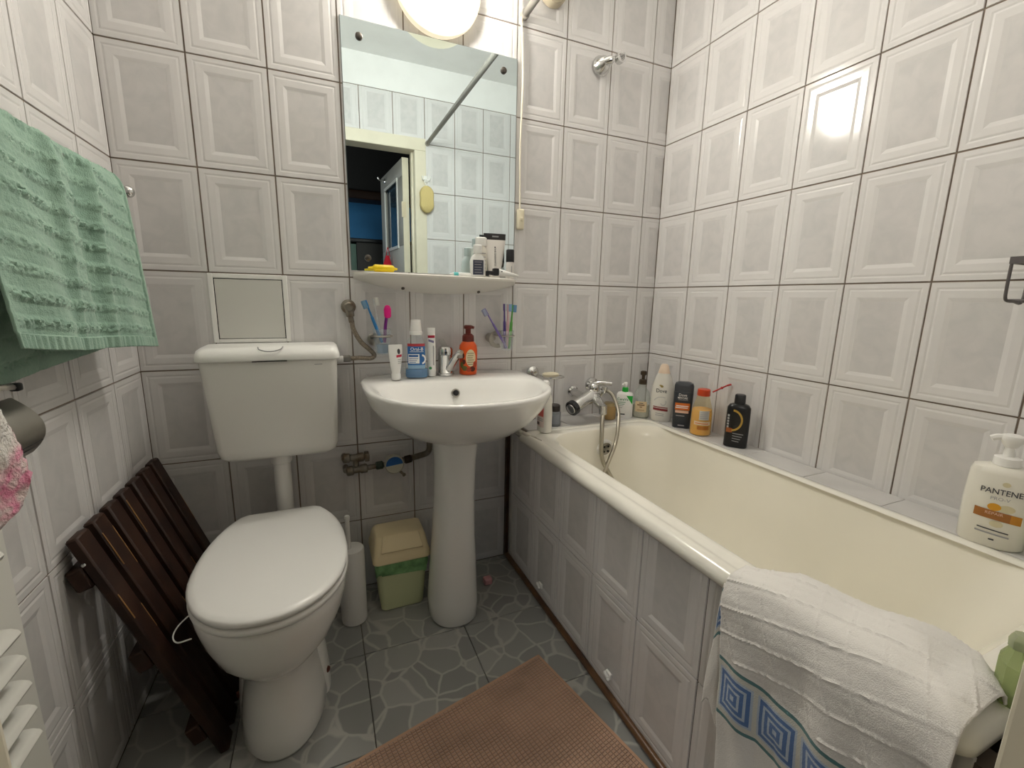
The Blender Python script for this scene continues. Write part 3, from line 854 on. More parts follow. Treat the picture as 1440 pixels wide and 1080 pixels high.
b = Bottle('toothpaste_tube', 'slim white toothpaste tube with a red band standing beside the tap', 'tube', (0.855, -0.088, ZD),
           [(0, 0.0145), (0.004, 0.0155), (0.026, 0.015), (0.03, 0.0145, 0.0135), (0.10, 0.0145, 0.010), (0.150, 0.0135, 0.003), (0.156, 0.0135, 0.0028)], PLASW, facing(0.855, -0.09))
b.rect(-0.012, 0.012, 0.135, 0.144, mat('tube_red', (0.42, 0.02, 0.05), 0.4), 'band')
b.cap('crimp', [(0.155, 0.0138, 0.002), (0.170, 0.014, 0.0018)], WHITE, 2)
b.rect(-0.010, 0.009, 0.120, 0.128, mat('tube_purple', (0.22, 0.2, 0.34), 0.4), 'mark', slant=-0.006)
b.rect(0.005, 0.009, 0.040, 0.108, GREYINK, 'print_line')
b.oval(-0.004, 0.030, 0.005, 0.005, mat('tube_green', (0.05, 0.3, 0.1), 0.4), 'emblem')

# --- cleaner bottle, jar, amber jar on the back ledge
ZL = 0.6007
b = Bottle('cleaner_bottle', 'white flat cleaner bottle on the bathtub corner beside the washbasin', 'bottle', (1.269, -0.172, 0.603),
           [(0, 0.030, 0.020), (0.004, 0.033, 0.022), (0.08, 0.034, 0.022), (0.13, 0.030, 0.020), (0.155, 0.018, 0.016), (0.165, 0.013, 0.013)], mat('cleaner_white', (0.80, 0.78, 0.72), 0.3), facing(1.27, -0.17)-1.0, 2.6)
b.cap('cap', [(0.162, 0.015), (0.19, 0.014), (0.196, 0.009)], WHITE)
lb = b.rect(-0.024, 0.024, 0.02, 0.105, mat('cleaner_label', (0.75, 0.62, 0.58), 0.5))
b.rect(-0.022, 0.022, 0.062, 0.098, mat('cleaner_red', (0.62, 0.13, 0.11), 0.5), 'mark', lb, eps=0.0011)
b.rect(-0.02, 0.0, 0.026, 0.038, mat('cleaner_dark', (0.09, 0.05, 0.05), 0.5), 'mark', lb, eps=0.0011)
for k in range(2):
    b.rect(-0.018, 0.02, 0.044+0.007*k, 0.047+0.007*k, GREYINK, 'print_line', lb, eps=0.0011)
b = Bottle('cream_jar', 'small grey jar with a dark lid on the ledge left of the bath mixer', 'jar', (1.347, -0.110, ZL), [(0, 0.022), (0.003, 0.0245), (0.055, 0.0245), (0.06, 0.021)], mat('grey_jar', (0.19, 0.20, 0.22), 0.4), facing(1.35, -0.13))
b.cap('lid', [(0.060, 0.020), (0.062, 0.0215), (0.083, 0.021), (0.087, 0.017)], mat('dark_lid', (0.03, 0.022, 0.02), 0.4))
b.rect(-0.02, 0.02, 0.012, 0.05, mat('jar_label', (0.24, 0.26, 0.29), 0.5))
b = Bottle('amber_jar', 'squat amber glass jar on the ledge behind the shower hose', 'jar', (1.618, -0.098, ZL), [(0, 0.025), (0.004, 0.029), (0.045, 0.029), (0.056, 0.024), (0.06, 0.022)], clear('amber_glass', (0.72, 0.52, 0.24), 0.55, 0.1), facing(1.6, -0.1))
b.cap('lid', [(0.058, 0.0235), (0.06, 0.0245), (0.07, 0.0245), (0.072, 0.021)], mat('brass_lid', (0.45, 0.36, 0.2), 0.35, 0.6))
b.cap('contents', [(0.002, 0.023), (0.006, 0.0268), (0.03, 0.0268), (0.032, 0.025)], mat('amber_fill', (0.42, 0.25, 0.07), 0.3))

# --- lotion with green pump
GRN = mat('green_plastic', (0.02, 0.42, 0.05), 0.3)
b = Bottle('lotion_bottle', 'white rectangular lotion bottle with a green pump on the back ledge', 'bottle', (1.705, -0.088, ZL),
           [(0, 0.033, 0.018), (0.003, 0.036, 0.020), (0.098, 0.035, 0.020), (0.107, 0.030, 0.018), (0.112, 0.014, 0.012)], PLASW, facing(1.7, -0.08), 4.0)
b.cap('pump_collar', [(0.110, 0.0135), (0.128, 0.013), (0.131, 0.010)], GRN)
hd = b.cap('pump_head', [(0.131, 0.005), (0.137, 0.005), (0.138, 0.009), (0.150, 0.0085), (0.153, 0.006)], WHITE)
part('nozzle', tube([(0, 0, 0.147), (-0.010, -0.014, 0.147), (-0.013, -0.02, 0.142)], 0.0036, 8, 5), WHITE, hd)
b.patch(lambda u, v: (0.006+(0.027)*u, 0.097-0.038*v*u-0.0001*u), 8, 6, GRN, 'green_flash')
b.text('CeraVe', -0.008, 0.081, 0.011, mat('lotion_green', (0.05, 0.26, 0.13), 0.4), wmax=0.046, bold=0.01)
for k in range(4):
    b.rect(-0.028, 0.004-0.004*k, 0.066-0.008*k, 0.0685-0.008*k, bpy.data.materials['lotion_green'] if k < 2 else GREYINK, 'print_line')
b.rect(-0.024, 0.004, 0.012, 0.017, INK, 'print_line')

# --- glass pump bottle with cream label
BRNP = mat('bronze_pump', (0.06, 0.042, 0.025), 0.35, 0.3)
b = Bottle('glass_pump_bottle', 'clear ribbed glass bottle with a dark pump and cream label in the corner', 'bottle', (1.775, -0.115, ZL),
           [(0, 0.032), (0.004, 0.0365), (0.085, 0.0365), (0.11, 0.031), (0.125, 0.020), (0.135, 0.0135), (0.148, 0.0135)], GLASSY, facing(1.77, -0.13))
pump(b, 0.146, BRNP, 0.0135, 0.058, 0.024, dirx=0.3)
b.cap('soap_film', [(0.003, 0.031), (0.006, 0.0345), (0.05, 0.0345), (0.055, 0.033)], clear('milky_soap', (0.8, 0.76, 0.66), 0.45, 0.2))
lb = b.rect(-0.025, 0.022, 0.028, 0.075, mat('kraft_label', (0.66, 0.52, 0.33), 0.6))
b.rect(-0.010, 0.008, 0.066, 0.069, INK, 'print_line', lb, eps=0.0011)
b.rect(-0.017, 0.014, 0.057, 0.062, mat('kraft_ink', (0.2, 0.11, 0.05), 0.6), 'print_line', lb, eps=0.0011)
b.rect(-0.006, 0.004, 0.049, 0.053, bpy.data.materials['kraft_ink'], 'print_line', lb, eps=0.0011)
b.rect(-0.016, 0.014, 0.036, 0.038, bpy.data.materials['kraft_ink'], 'print_line', lb, eps=0.0011)

# --- large white shower bottle
b = Bottle('shower_gel_bottle', 'tall white waisted shower gel bottle with a peach cap, right of the glass pump', 'bottle', (1.815, -0.195, ZL),
           [(0, 0.036, 0.022), (0.004, 0.040, 0.025), (0.05, 0.044, 0.028), (0.10, 0.0475, 0.029), (0.15, 0.043, 0.027), (0.19, 0.032, 0.023), (0.205, 0.026, 0.021)], mat('pearl_plastic', (0.74, 0.72, 0.67), 0.25), facing(1.81, -0.2), 2.2)
b.cap('cap', [(0.204, 0.0240, 0.0195), (0.206, 0.0245, 0.020), (0.220, 0.0205, 0.0175), (0.236, 0.0165, 0.0145), (0.243, 0.0115, 0.0105)], mat('peach_cap', (0.80, 0.64, 0.50), 0.3), 2.2)
GOLD = mat('gold_print', (0.36, 0.27, 0.09), 0.35, 0.4)
b.text('Dove', -0.004, 0.134, 0.016, mat('navy_ink', (0.05, 0.06, 0.07), 0.4), wmax=0.042, bold=0.005)
bd = b.oval(-0.004, 0.152, 0.006, 0.005, GOLD, 'emblem')
b.oval(-0.009, 0.156, 0.006, 0.0025, GOLD, 'emblem_wing', bd, eps=0.0011)
b.arc(-0.002, 0.075, 0.034, 0.003, 0.35*PI, 0.85*PI, mat('pale_grey_print', (0.5, 0.5, 0.5), 0.4), 'swirl')
b.arc(0.006, 0.085, 0.012, 0.003, 1.1*PI, 2.2*PI, bpy.data.materials['pale_grey_print'], 'swirl', sz=1.2)
MRD = mat('maroon_print', (0.24, 0.03, 0.035), 0.4)
b.rect(-0.033, 0.025, 0.061, 0.065, MRD, 'print_line', slant=-0.004)
b.rect(-0.033, 0.026, 0.048, 0.058, MRD, 'print_band', slant=-0.004)
for k in range(2):
    b.rect(-0.022, 0.012, 0.034-0.008*k, 0.037-0.008*k, GREYINK, 'print_line', slant=-0.002)

# --- dark grey body wash
CHAR = mat('charcoal_plastic', (0.035, 0.042, 0.052), 0.32)
b = Bottle('body_wash_bottle', 'charcoal upright body wash bottle with an orange band, left of the yellow shampoo', 'bottle', (1.824, -0.304, ZL),
           [(0, 0.031, 0.019), (0.003, 0.034, 0.021), (0.10, 0.036, 0.022), (0.145, 0.037, 0.0225), (0.147, 0.0365, 0.022)], CHAR, facing(1.82, -0.3), 3.6)
b.cap('cap', [(0.1475, 0.0368, 0.0223), (0.172, 0.0365, 0.022), (0.182, 0.033, 0.020), (0.187, 0.022, 0.014)], mat('charcoal_cap', (0.05, 0.055, 0.065), 0.3), 3.6, 36)
b.text('Dove', -0.002, 0.137, 0.011, WHITE, wmax=0.03)
b.text('MEN+CARE', -0.002, 0.125, 0.0075, WHITE, wmax=0.036, bold=0.01)
b.rect(-0.018, 0.018, 0.116, 0.118, GREYINK, 'print_line')
ob_ = b.rect(-0.028, 0.027, 0.075, 0.104, mat('orange_print', (0.62, 0.15, 0.02), 0.4), 'print_band')
b.rect(-0.024, 0.022, 0.090, 0.0935, WHITE, 'print_line', ob_, eps=0.0011)
b.rect(-0.026, 0.020, 0.083, 0.0865, WHITE, 'print_line', ob_, eps=0.0011)
b.rect(-0.026, 0.024, 0.063, 0.073, mat('peach_print', (0.74, 0.5, 0.38), 0.4), 'print_band')
b.rect(-0.022, 0.010, 0.050, 0.053, GREYINK, 'print_line')
b.rect(-0.012, 0.012, 0.010, 0.014, GREYINK, 'print_line')

# --- yellow shampoo with red cap and a red comb handle
b = Bottle('shampoo_bottle', 'translucent bottle half full of yellow shampoo with an orange-red cap', 'bottle', (1.824, -0.404, ZL),
           [(0, 0.034), (0.004, 0.038), (0.085, 0.0375), (0.105, 0.0345), (0.13, 0.027), (0.148, 0.0225), (0.155, 0.021)], clear('yellowish_plastic', (0.95, 0.91, 0.76), 0.16, 0.15), facing(1.82, -0.4))
b.cap('liquid', [(0.002, 0.032), (0.005, 0.0362), (0.084, 0.0358), (0.100, 0.0338), (0.101, 0.033)], mat('yellow_liquid', (0.80, 0.42, 0.02), 0.2))
b.cap('cap', [(0.152, 0.0225), (0.154, 0.0235), (0.175, 0.0225), (0.177, 0.0205)], mat('orange_red_cap', (0.58, 0.06, 0.015), 0.3))
lb = b.rect(-0.008, 0.026, 0.064, 0.099, mat('grey_label', (0.52, 0.51, 0.46), 0.5))
for k in range(4):
    b.rect(-0.005, 0.023, 0.070+0.007*k, 0.073+0.007*k, GREYINK, 'print_line', lb, eps=0.0011)
lb = b.rect(-0.024, 0.031, 0.044, 0.058, mat('pale_band', (0.70, 0.55, 0.36), 0.5))
b.rect(-0.020, 0.026, 0.049, 0.052, bpy.data.materials['orange_print'], 'print_line', lb, eps=0.0011)
b.rect(-0.012, 0.028, 0.026, 0.040, mat('amber_band', (0.45, 0.16, 0.02), 0.4), 'label')
single('red_stick', join(rod((1.846, -0.424, 0.768), (1.880, -0.455, 0.797), 0.0028, 8), rod((1.866, -0.4425, 0.785), (1.870, -0.446, 0.7885), 0.005, 8), rod((1.880, -0.455, 0.797), (1.890, -0.466, 0.803), 0.0036, 8)), mat('red_stick', (0.42, 0.03, 0.03), 0.35),
       'thin red plastic stick leaning from the orange-red cap to the tiled wall', 'stick', (1.868, -0.444, 0.783))

# --- black shampoo with a gold arc
b = Bottle('shampoo_bottle', 'black shampoo bottle with a gold arc standing alone on the ledge', 'bottle', (1.828, -0.560, ZL),
           [(0, 0.034, 0.019), (0.004, 0.038, 0.022), (0.10, 0.038, 0.022), (0.142, 0.037, 0.0215), (0.152, 0.030, 0.018), (0.156, 0.0165, 0.0165)], mat('gloss_black', (0.008, 0.008, 0.009), 0.28), facing(1.82, -0.56), 3.2)
b.cap('cap', [(0.155, 0.0165), (0.157, 0.0178), (0.185, 0.0172), (0.188, 0.015)], DARK)
GD = mat('gold_arc', (0.52, 0.33, 0.07), 0.35, 0.5)
b.arc(-0.018, 0.098, 0.034, 0.006, -0.48*PI, 0.48*PI, GD, 'gold_arc', sz=1.15)
for k in range(5):
    b.rect(-0.0325, -0.0265, 0.070+0.010*k, 0.077+0.010*k, GREYINK, 'print_mark')
b.rect(-0.033, -0.014, 0.054, 0.070, mat('rust_print', (0.32, 0.09, 0.02), 0.4), 'mark')
for k in range(4):
    b.rect(-0.012, 0.022-0.004*k, 0.050-0.009*k, 0.0525-0.009*k, GREYINK, 'print_line', slant=-0.002)

# --- big pump shampoo near the camera
b = Bottle('pump_shampoo_bottle', 'large white pump shampoo bottle with an orange band on the right ledge', 'bottle', (1.806, -1.226, ZL),
           [(0, 0.046, 0.030), (0.005, 0.050, 0.034), (0.09, 0.0525, 0.036), (0.160, 0.050, 0.034), (0.170, 0.046, 0.031), (0.174, 0.030, 0.024), (0.176, 0.018, 0.018)], mat('shampoo_white', (0.80, 0.78, 0.70), 0.25), facing(1.80, -1.24)+0.1, 2.5, n=48)
b.cap('pump_collar', [(0.175, 0.019), (0.177, 0.021), (0.193, 0.0205), (0.196, 0.015)], PLASW)
b.cap('pump_stem', [(0.195, 0.009), (0.225, 0.0075)], PLASW)
hd = b.cap('pump_head', [(0.215, 0.009), (0.226, 0.015), (0.234, 0.0185), (0.240, 0.017), (0.243, 0.01)], PLASW)
part('nozzle', tube([(0, 0, 0.234), (-0.020, -0.004, 0.235), (-0.030, -0.006, 0.230)], 0.0065, 8, 5), PLASW, hd)
b.text('PANTENE', 0.000, 0.126, 0.0115, INK, wmax=0.060, bold=0.008)
b.text('PRO-V', 0.000, 0.111, 0.007, GREYINK, wmax=0.05)
b.oval(0.004, 0.143, 0.006, 0.005, mat('pale_gold', (0.66, 0.60, 0.40), 0.5), 'emblem')
b.oval(-0.006, 0.092, 0.010, 0.008, mat('amber_drop', (0.68, 0.33, 0.02), 0.3), 'droplet')
b.oval(0.012, 0.092, 0.012, 0.008, bpy.data.materials['pale_gold'], 'droplet', eps=0.0008)
b.oval(0.002, 0.056, 0.010, 0.007, bpy.data.materials['pale_gold'], 'droplet', eps=0.0008)
ob_ = b.rect(-0.033, 0.020, 0.065, 0.084, mat('bronze_band', (0.36, 0.14, 0.03), 0.35), 'print_band', slant=-0.004, eps=0.0010)
b.rect(0.020, 0.036, 0.062, 0.081, mat('amber_band2', (0.56, 0.24, 0.02), 0.35), 'print_band', slant=-0.002, eps=0.0010)
b.text('REPAIR', -0.004, 0.078, 0.006, bpy.data.materials['peach_print'], parent=ob_, wmax=0.03, eps=0.0014)
b.rect(-0.024, 0.022, 0.040, 0.0425, INK, 'print_line', slant=-0.004)
b.rect(-0.026, 0.024, 0.031, 0.0345, GREYINK, 'print_line', slant=-0.004)
b.rect(-0.004, 0.004, 0.019, 0.022, INK, 'print_line')

b = Bottle('pale_green_bottle', 'pale green rounded bottle at the right edge of the picture', 'bottle', (1.836, -1.335, ZL),
           [(0, 0.030), (0.005, 0.036), (0.06, 0.040), (0.10, 0.036), (0.125, 0.020), (0.13, 0.015)], mat('pale_green', (0.56, 0.64, 0.42), 0.3), 0)
b.cap('cap', [(0.128, 0.016), (0.150, 0.015), (0.154, 0.011)], PLASW)
b = Bottle('green_glass_bottle', 'small faceted green glass bottle on the near bathtub rim beside the door jamb', 'bottle', (1.290, -1.432, 0.604),
           [(0, 0.020, 0.013), (0.004, 0.022, 0.015), (0.055, 0.023, 0.016), (0.070, 0.014, 0.010), (0.076, 0.011, 0.008)], clear('green_glass', (0.55, 0.62, 0.38), 0.28, 0.05), 0.5, n=8, ang=10)
b.cap('stopper', [(0.075, 0.011), (0.086, 0.012), (0.094, 0.008)], clear('stopper_glass', (0.62, 0.66, 0.5), 0.4, 0.05), n=8)

# ------------------------------------------------------------------ bath mixer with hose
bx = thing('bath_mixer', 'chrome bath mixer tap with a shower hose above the far end of the bathtub', 'tap', (1.55, 0, 0.70))
BZ = 0.702
part('body', join(axis_lathe((1.405, -0.135, 0.668), (1.60, -0.075, 0.735), [(0.022, 0.024), (0.026, 0.0265), (0.09, 0.0255), (0.11, 0.030), (0.165, 0.030), (0.195, 0.026), (0.2, 0.022)], 24),
                  axis_lathe((1.585, -0.002, 0.735), (1.585, -0.1, 0.73), [(0, 0.032), (0.008, 0.032), (0.014, 0.018), (0.085, 0.018)], 22),
                  axis_lathe((1.49, -0.002, 0.712), (1.49, -0.11, 0.70), [(0, 0.024), (0.006, 0.024), (0.012, 0.017), (0.1, 0.017)], 22)), CHROME, bx, world=True)
ck = part('end_knob', axis_lathe((1.405, -0.135, 0.668), (1.60, -0.075, 0.735), [(0.0, 0.0265), (0.004, 0.031), (0.022, 0.031), (0.026, 0.027)], 24), mat('knob_dark', (0.05, 0.05, 0.055), 0.25, 0.7), bx, world=True)
part('knob_cap', axis_lathe((1.4052, -0.135, 0.668), (1.21, -0.195, 0.601), [(0, 0.022), (0.002, 0.021), (0.003, 0.006)], 20), CHROME, ck, world=True)
lv = part('lever', join(axis_lathe((1.535, -0.095, 0.725), (1.533, -0.105, 0.79), [(0, 0.024), (0.022, 0.024), (0.032, 0.021), (0.040, 0.010)], 22), tube([(1.535, -0.10, 0.757), (1.556, -0.12, 0.765), (1.588, -0.15, 0.765)], [0.011, 0.010, 0.008], 10, 5)), CHROME, bx, world=True)
part('indicator', axis_lathe((1.530, -0.1205, 0.740), (1.52, -0.2, 0.742), [(0, 0.0042), (0.002, 0.003)], 10), DARK, lv, world=True)
part('spout', join(tube([(1.535, -0.095, 0.712), (1.528, -0.140, 0.695), (1.515, -0.200, 0.678)], [0.022, 0.019, 0.017], 16, 6), axis_lathe((1.514, -0.200, 0.690), (1.513, -0.202, 0.6), [(0, 0.016), (0.034, 0.016), (0.036, 0.012)], 16)), CHROME, bx, world=True)
part('diverter', axis_lathe((1.575, -0.115, 0.722), (1.575, -0.125, 0.78), [(0, 0.008), (0.012, 0.008), (0.014, 0.012), (0.026, 0.012), (0.028, 0.008)], 12), CHROME, bx, world=True)
HOSE = mat('hose_metal', (0.43, 0.40, 0.33), 0.3, 0.85)
part('hose', tube([(1.582, -0.092, 0.733), (1.607, -0.13, 0.712), (1.604, -0.18, 0.655), (1.576, -0.222, 0.60), (1.555, -0.243, 0.555), (1.535, -0.257, 0.525), (1.502, -0.264, 0.46), (1.484, -0.270, 0.41), (1.476, -0.30, 0.33), (1.48, -0.37, 0.235), (1.49, -0.46, 0.2065)], 0.0075, 10, 12, rib=0.05), HOSE, bx, 'ribbed metal shower hose', world=True)
part('hose', tube([(1.512, -0.205, 0.655), (1.492, -0.232, 0.60), (1.486, -0.250, 0.50), (1.510, -0.262, 0.44), (1.535, -0.276, 0.39), (1.56, -0.30, 0.32), (1.57, -0.37, 0.235), (1.57, -0.46, 0.2065)], 0.0085, 10, 12), HOSE, bx, 'smooth steel hose end', world=True)

# wall soap dish behind the sink
sd = thing('soap_dish', 'chrome wire soap dish ring on the wall right of the washbasin', 'soap dish', (1.295, 0, 0.80))
part('wall_mount', axis_lathe((1.295, -0.001, 0.802), (1.295, -0.1, 0.802), [(0, 0.026), (0.006, 0.026), (0.014, 0.018), (0.02, 0.012), (0.03, 0.009)], 22), CHROME, sd, world=True)
part('ring', tf(disc_ring((0, 0, 0), 0.048, 0.0028, 'z'), Matrix.Translation((1.345, -0.085, 0.795)) @ Matrix.Diagonal((1, 0.72, 1, 1))), CHROME, sd, world=True)
part('arm', tube([(1.297, -0.025, 0.80), (1.303, -0.05, 0.797), (1.31, -0.066, 0.795)], 0.0045, 8), CHROME, sd, world=True)
part('wire', join(rod((1.31, -0.085, 0.793), (1.38, -0.085, 0.793), 0.0015, 6), rod((1.345, -0.055, 0.793), (1.345, -0.115, 0.793), 0.0015, 6)), CHROME, sd, world=True)
single('soap_bar', mv(lathe([(0, 0.026, 0.017), (0.003, 0.033, 0.022), (0.011, 0.034, 0.023), (0.016, 0.028, 0.018), (0.018, 0.015, 0.009)], 24, 2.6), 1.335, -0.085, 0.796), mat('soap_cream', (0.70, 0.64, 0.48), 0.4), 'worn cream soap bar lying in the wire soap dish', 'soap', (1.335, -0.085, 0.796))

# shower hook high on the wall
sh = thing('shower_hook', 'chrome conical shower holder high on the back wall', 'hook', (1.553, 0, 1.985))
part('cone', axis_lathe((1.548, -0.001, 1.982), (1.553, -0.1, 1.992), [(0, 0.036), (0.005, 0.037), (0.010, 0.036), (0.036, 0.022), (0.042, 0.016)], 26), CHROME, sh, world=True)
part('neck', axis_lathe((1.551, -0.040, 1.986), (1.58, -0.060, 1.992), [(-0.012, 0.012), (0.0, 0.0155), (0.018, 0.0155), (0.023, 0.010), (0.030, 0.009)], 18), CHROME, sh, world=True)
part('cradle', tf(loft([[(0.019*q*math.cos(PI*(0.12+1.76*i/16)+PI*1.0), 0.019*q*math.sin(PI*(0.12+1.76*i/16)+PI*1.0), z) for q, z in ((1, -0.011), (1, 0.011), (0.72, 0.011), (0.72, -0.011))] for i in range(17)]), Matrix.Translation((1.592, -0.066, 1.994)) @ Matrix.Rotation(PI/2, 4, 'X') @ Matrix.Rotation(-PI/2, 4, 'Z')), CHROME, sh, world=True)

# cable with inline switch, curtain rod, corner fitting
cb = thing('lamp_cable', 'thin white cable hanging beside the mirror with an inline switch', 'cable', (1.22, -0.006, 1.4))
part('wire', tube([(1.213, -0.006, ZT+0.06), (1.211, -0.006, 2.10), (1.217, -0.006, 1.98), (1.221, -0.006, 1.85), (1.216, -0.006, 1.65), (1.2185, -0.006, 1.50), (1.219, -0.008, 1.425)], 0.0034, 8, 8), mat('cable_white', (0.86, 0.81, 0.68), 0.4), cb, world=True)
sw = part('switch', box(1.207, 1.2335, -0.022, -0.001, 1.358, 1.432, 0.006, 3), CREAM, cb, 'cream inline rocker switch', world=True)
part('rocker', box(1.2155, 1.2265, -0.028, -0.02, 1.388, 1.402, 0.003), CREAM, sw, world=True)
rd = thing('curtain_rod', 'grey shower curtain rod running from above the mirror to the door wall', 'rod', (1.222, -0.7, 2.075))
part('tube', rod((1.222, -0.003, 2.078), (1.205, YO+0.003, 2.078), 0.0125, 18), mat('rod_grey', (0.20, 0.19, 0.17), 0.4, 0.2), rd, world=True)
part('end_cap', axis_lathe((1.222, -0.001, 2.078), (1.222, -0.1, 2.078), [(0, 0.0155), (0.016, 0.0155), (0.018, 0.0128)], 18), mat('rod_cap', (0.34, 0.32, 0.28), 0.5), rd, world=True)
part('end_cap', axis_lathe((1.205, YO+0.001, 2.078), (1.205, 0, 2.078), [(0, 0.0155), (0.016, 0.0155), (0.018, 0.0128)], 18), bpy.data.materials['rod_cap'], rd, world=True)
lf = thing('round_wall_fitting', 'beige round wall fitting at the top edge right of the rod', 'fitting', (1.335, 0, 2.165))
part('base', axis_lathe((1.33, -0.001, 2.176), (1.33, -0.1, 2.176), [(0, 0.05), (0.02, 0.05), (0.03, 0.046)], 28), mat('beige_plastic', (0.52, 0.46, 0.34), 0.5), lf, world=True)
part('cover', axis_lathe((1.33, -0.03, 2.176), (1.33, -0.1, 2.176), [(0, 0.045), (0.012, 0.04), (0.018, 0.02)], 28), bpy.data.materials['beige_plastic'], lf, world=True)

# ------------------------------------------------------------------ mirror, shelf, lamp
MX0, MX1, MZ0, MZ1 = 0.607, 1.199, 1.183, 1.936
mi = thing('wall_mirror', 'large frameless rectangular wall mirror above the washbasin', 'mirror', (0.905, 0, 1.56))
part('backing', box(MX0, MX1, -0.0045, -0.0005, MZ0, MZ1), mat('mirror_edge', (0.16, 0.2, 0.2), 0.3), mi, world=True, smooth=False)
part('glass', box(MX0+0.0015, MX1-0.0015, -0.0062, -0.0045, MZ0, MZ1-0.0015), mat('silvered_glass', (0.76, 0.87, 0.90), 0.006, 1.0), mi, world=True, smooth=False)
for x in (0.662, 1.146):
    for z in (1.888, 1.225):
        part('screw', axis_lathe((x, -0.006, z), (x, -0.1, z), [(0, 0.011), (0.004, 0.011), (0.007, 0.007)], 16), mat('screw_dark', (0.10, 0.09, 0.08), 0.3, 0.8) if 'screw_dark' not in bpy.data.materials else bpy.data.materials['screw_dark'], mi, world=True)

sf = thing('mirror_shelf', 'white moulded plastic shelf under the mirror', 'shelf', (0.905, 0, 1.17))
ST = 1.176
def shelf_ring(t, n=40):
    """cross-sections from left to right: a flat top with a thin lip, the underside sagging towards the wall in the middle"""
    x = 0.612+0.592*t
    q = 1-abs(2*t-1)**3.0
    d = 0.012+0.118*(1-abs(2*t-1)**7)
    sag = 0.010+0.042*(1-abs(2*t-1)**2.2)
    top = ST-0.006*(t-0.0)
    return [(x, -0.0005, top), (x, -d, top), (x, -d-0.003, top-0.004), (x, -d, top-0.010), (x, -d*0.62, top-0.010-sag*0.42), (x, -d*0.28, top-0.008-sag*0.85), (x, -0.0005, top-0.010-sag)]
part('board', loft([shelf_ring(i/40) for i in range(41)]), mat('shelf_plastic', (0.76, 0.74, 0.69), 0.3), sf, world=True, ang=35)
for x, zz in ((0.770, 1.128), (1.045, 1.122)):
    part('screw', axis_lathe((x, -0.040, zz), (x, -0.08, zz-0.05), [(0, 0.006), (0.003, 0.006), (0.005, 0.003)], 12), bpy.data.materials['screw_dark'], sf, world=True)

la = thing('wall_lamp', 'round white glowing wall lamp above the mirror', 'lamp', (0.905, 0, 2.066))
part('base_ring', axis_lathe((0.905, 0, 2.066), (0.905, -1, 2.066), [(0.0, 0.125), (0.012, 0.134), (0.03, 0.140), (0.046, 0.140), (0.052, 0.134)], 48), mat('lamp_rim', (0.80, 0.74, 0.58), 0.4, emit=(1, 0.86, 0.62), estr=0.35), la, world=True)
gl = mat('lamp_glow', (0.9, 0.88, 0.8), 0.4, emit=(1.0, 0.945, 0.84), estr=LAMP)
part('diffuser', axis_lathe((0.905, -0.048, 2.066), (0.905, -1, 2.066), [(0, 0.130), (0.014, 0.129), (0.030, 0.121), (0.044, 0.104), (0.055, 0.075), (0.061, 0.04), (0.062, 0.005)], 48), gl, la, world=True)

# ------------------------------------------------------------------ things on the shelf
YEL = mat('yellow_plastic', (0.85, 0.62, 0.01), 0.35)
def lying(name, label, cat, p0, p1, secs, group=None):
    d = Vector(p1)-Vector(p0)
    t = thing(name, label, cat, p0, math.atan2(d.y, d.x), group)
    for nm, prof, mm in secs:
        part(nm, axis_lathe((0, 0, 0), (1, 0, 0), prof, 20), mm, t)
    return t
zs = ST+0.0005
lying('yellow_tube', 'yellow plastic tube lying at the left end of the mirror shelf', 'tube', (0.655, -0.072, zs+0.0125), (0.745, -0.066, zs+0.0125),
      [('nozzle', [(0, 0.004), (0.012, 0.005), (0.018, 0.008)], YEL), ('body', [(0.016, 0.009), (0.022, 0.0122), (0.075, 0.0122), (0.082, 0.010)], YEL), ('tail', [(0.08, 0.006), (0.094, 0.003)], YEL)])
lying('small_tube', 'small white tube with a turquoise cap lying on the mirror shelf', 'tube', (0.925, -0.082, zs+0.0035), (1.0, -0.082, zs+0.0035),
      [('tip', [(0, 0.002), (0.015, 0.0055)], WHITE), ('cap', [(0.014, 0.0068), (0.03, 0.0068)], mat('turquoise', (0.12, 0.55, 0.56), 0.35)), ('body', [(0.03, 0.006), (0.07, 0.0062), (0.075, 0.004)], WHITE)])
b = Bottle('lotion_bottle', 'white bottle with a dark square label standing on the mirror shelf', 'bottle', (1.033, -0.062, zs),
           [(0, 0.024, 0.013), (0.003, 0.027, 0.015), (0.05, 0.028, 0.015), (0.065, 0.024, 0.014), (0.077, 0.014, 0.011), (0.08, 0.011, 0.0105)], PLASW, facing(1.03, -0.06)*0.5, 2.5)
b.cap('cap', [(0.079, 0.015), (0.081, 0.016), (0.107, 0.0152), (0.109, 0.013)], WHITE)
lb = b.rect(-0.018, 0.020, 0.005, 0.056, mat('slate_label', (0.045, 0.05, 0.085), 0.4))
for k in range(5):
    b.rect(-0.013, 0.014-0.003*(k % 2), 0.048-0.009*k, 0.050-0.009*k, GREYINK, 'print_line', lb, eps=0.0011)
b = Bottle('lotion_bottle', 'plain white bottle standing half hidden behind the dark-labelled bottle', 'bottle', (1.058, -0.026, zs),
           [(0, 0.021, 0.013), (0.003, 0.023, 0.015), (0.085, 0.023, 0.015), (0.10, 0.020, 0.013), (0.112, 0.012, 0.010)], mat('ivory_plastic', (0.74, 0.71, 0.63), 0.3), facing(1.05, -0.03)*0.4, 3)
b.cap('cap', [(0.110, 0.020, 0.012), (0.112, 0.0215, 0.013), (0.138, 0.021, 0.013), (0.141, 0.016, 0.010)], WHITE, 3)
for k in range(5):
    b.rect(-0.004, 0.016, 0.03+0.013*k, 0.033+0.013*k, GREYINK, 'print_line')
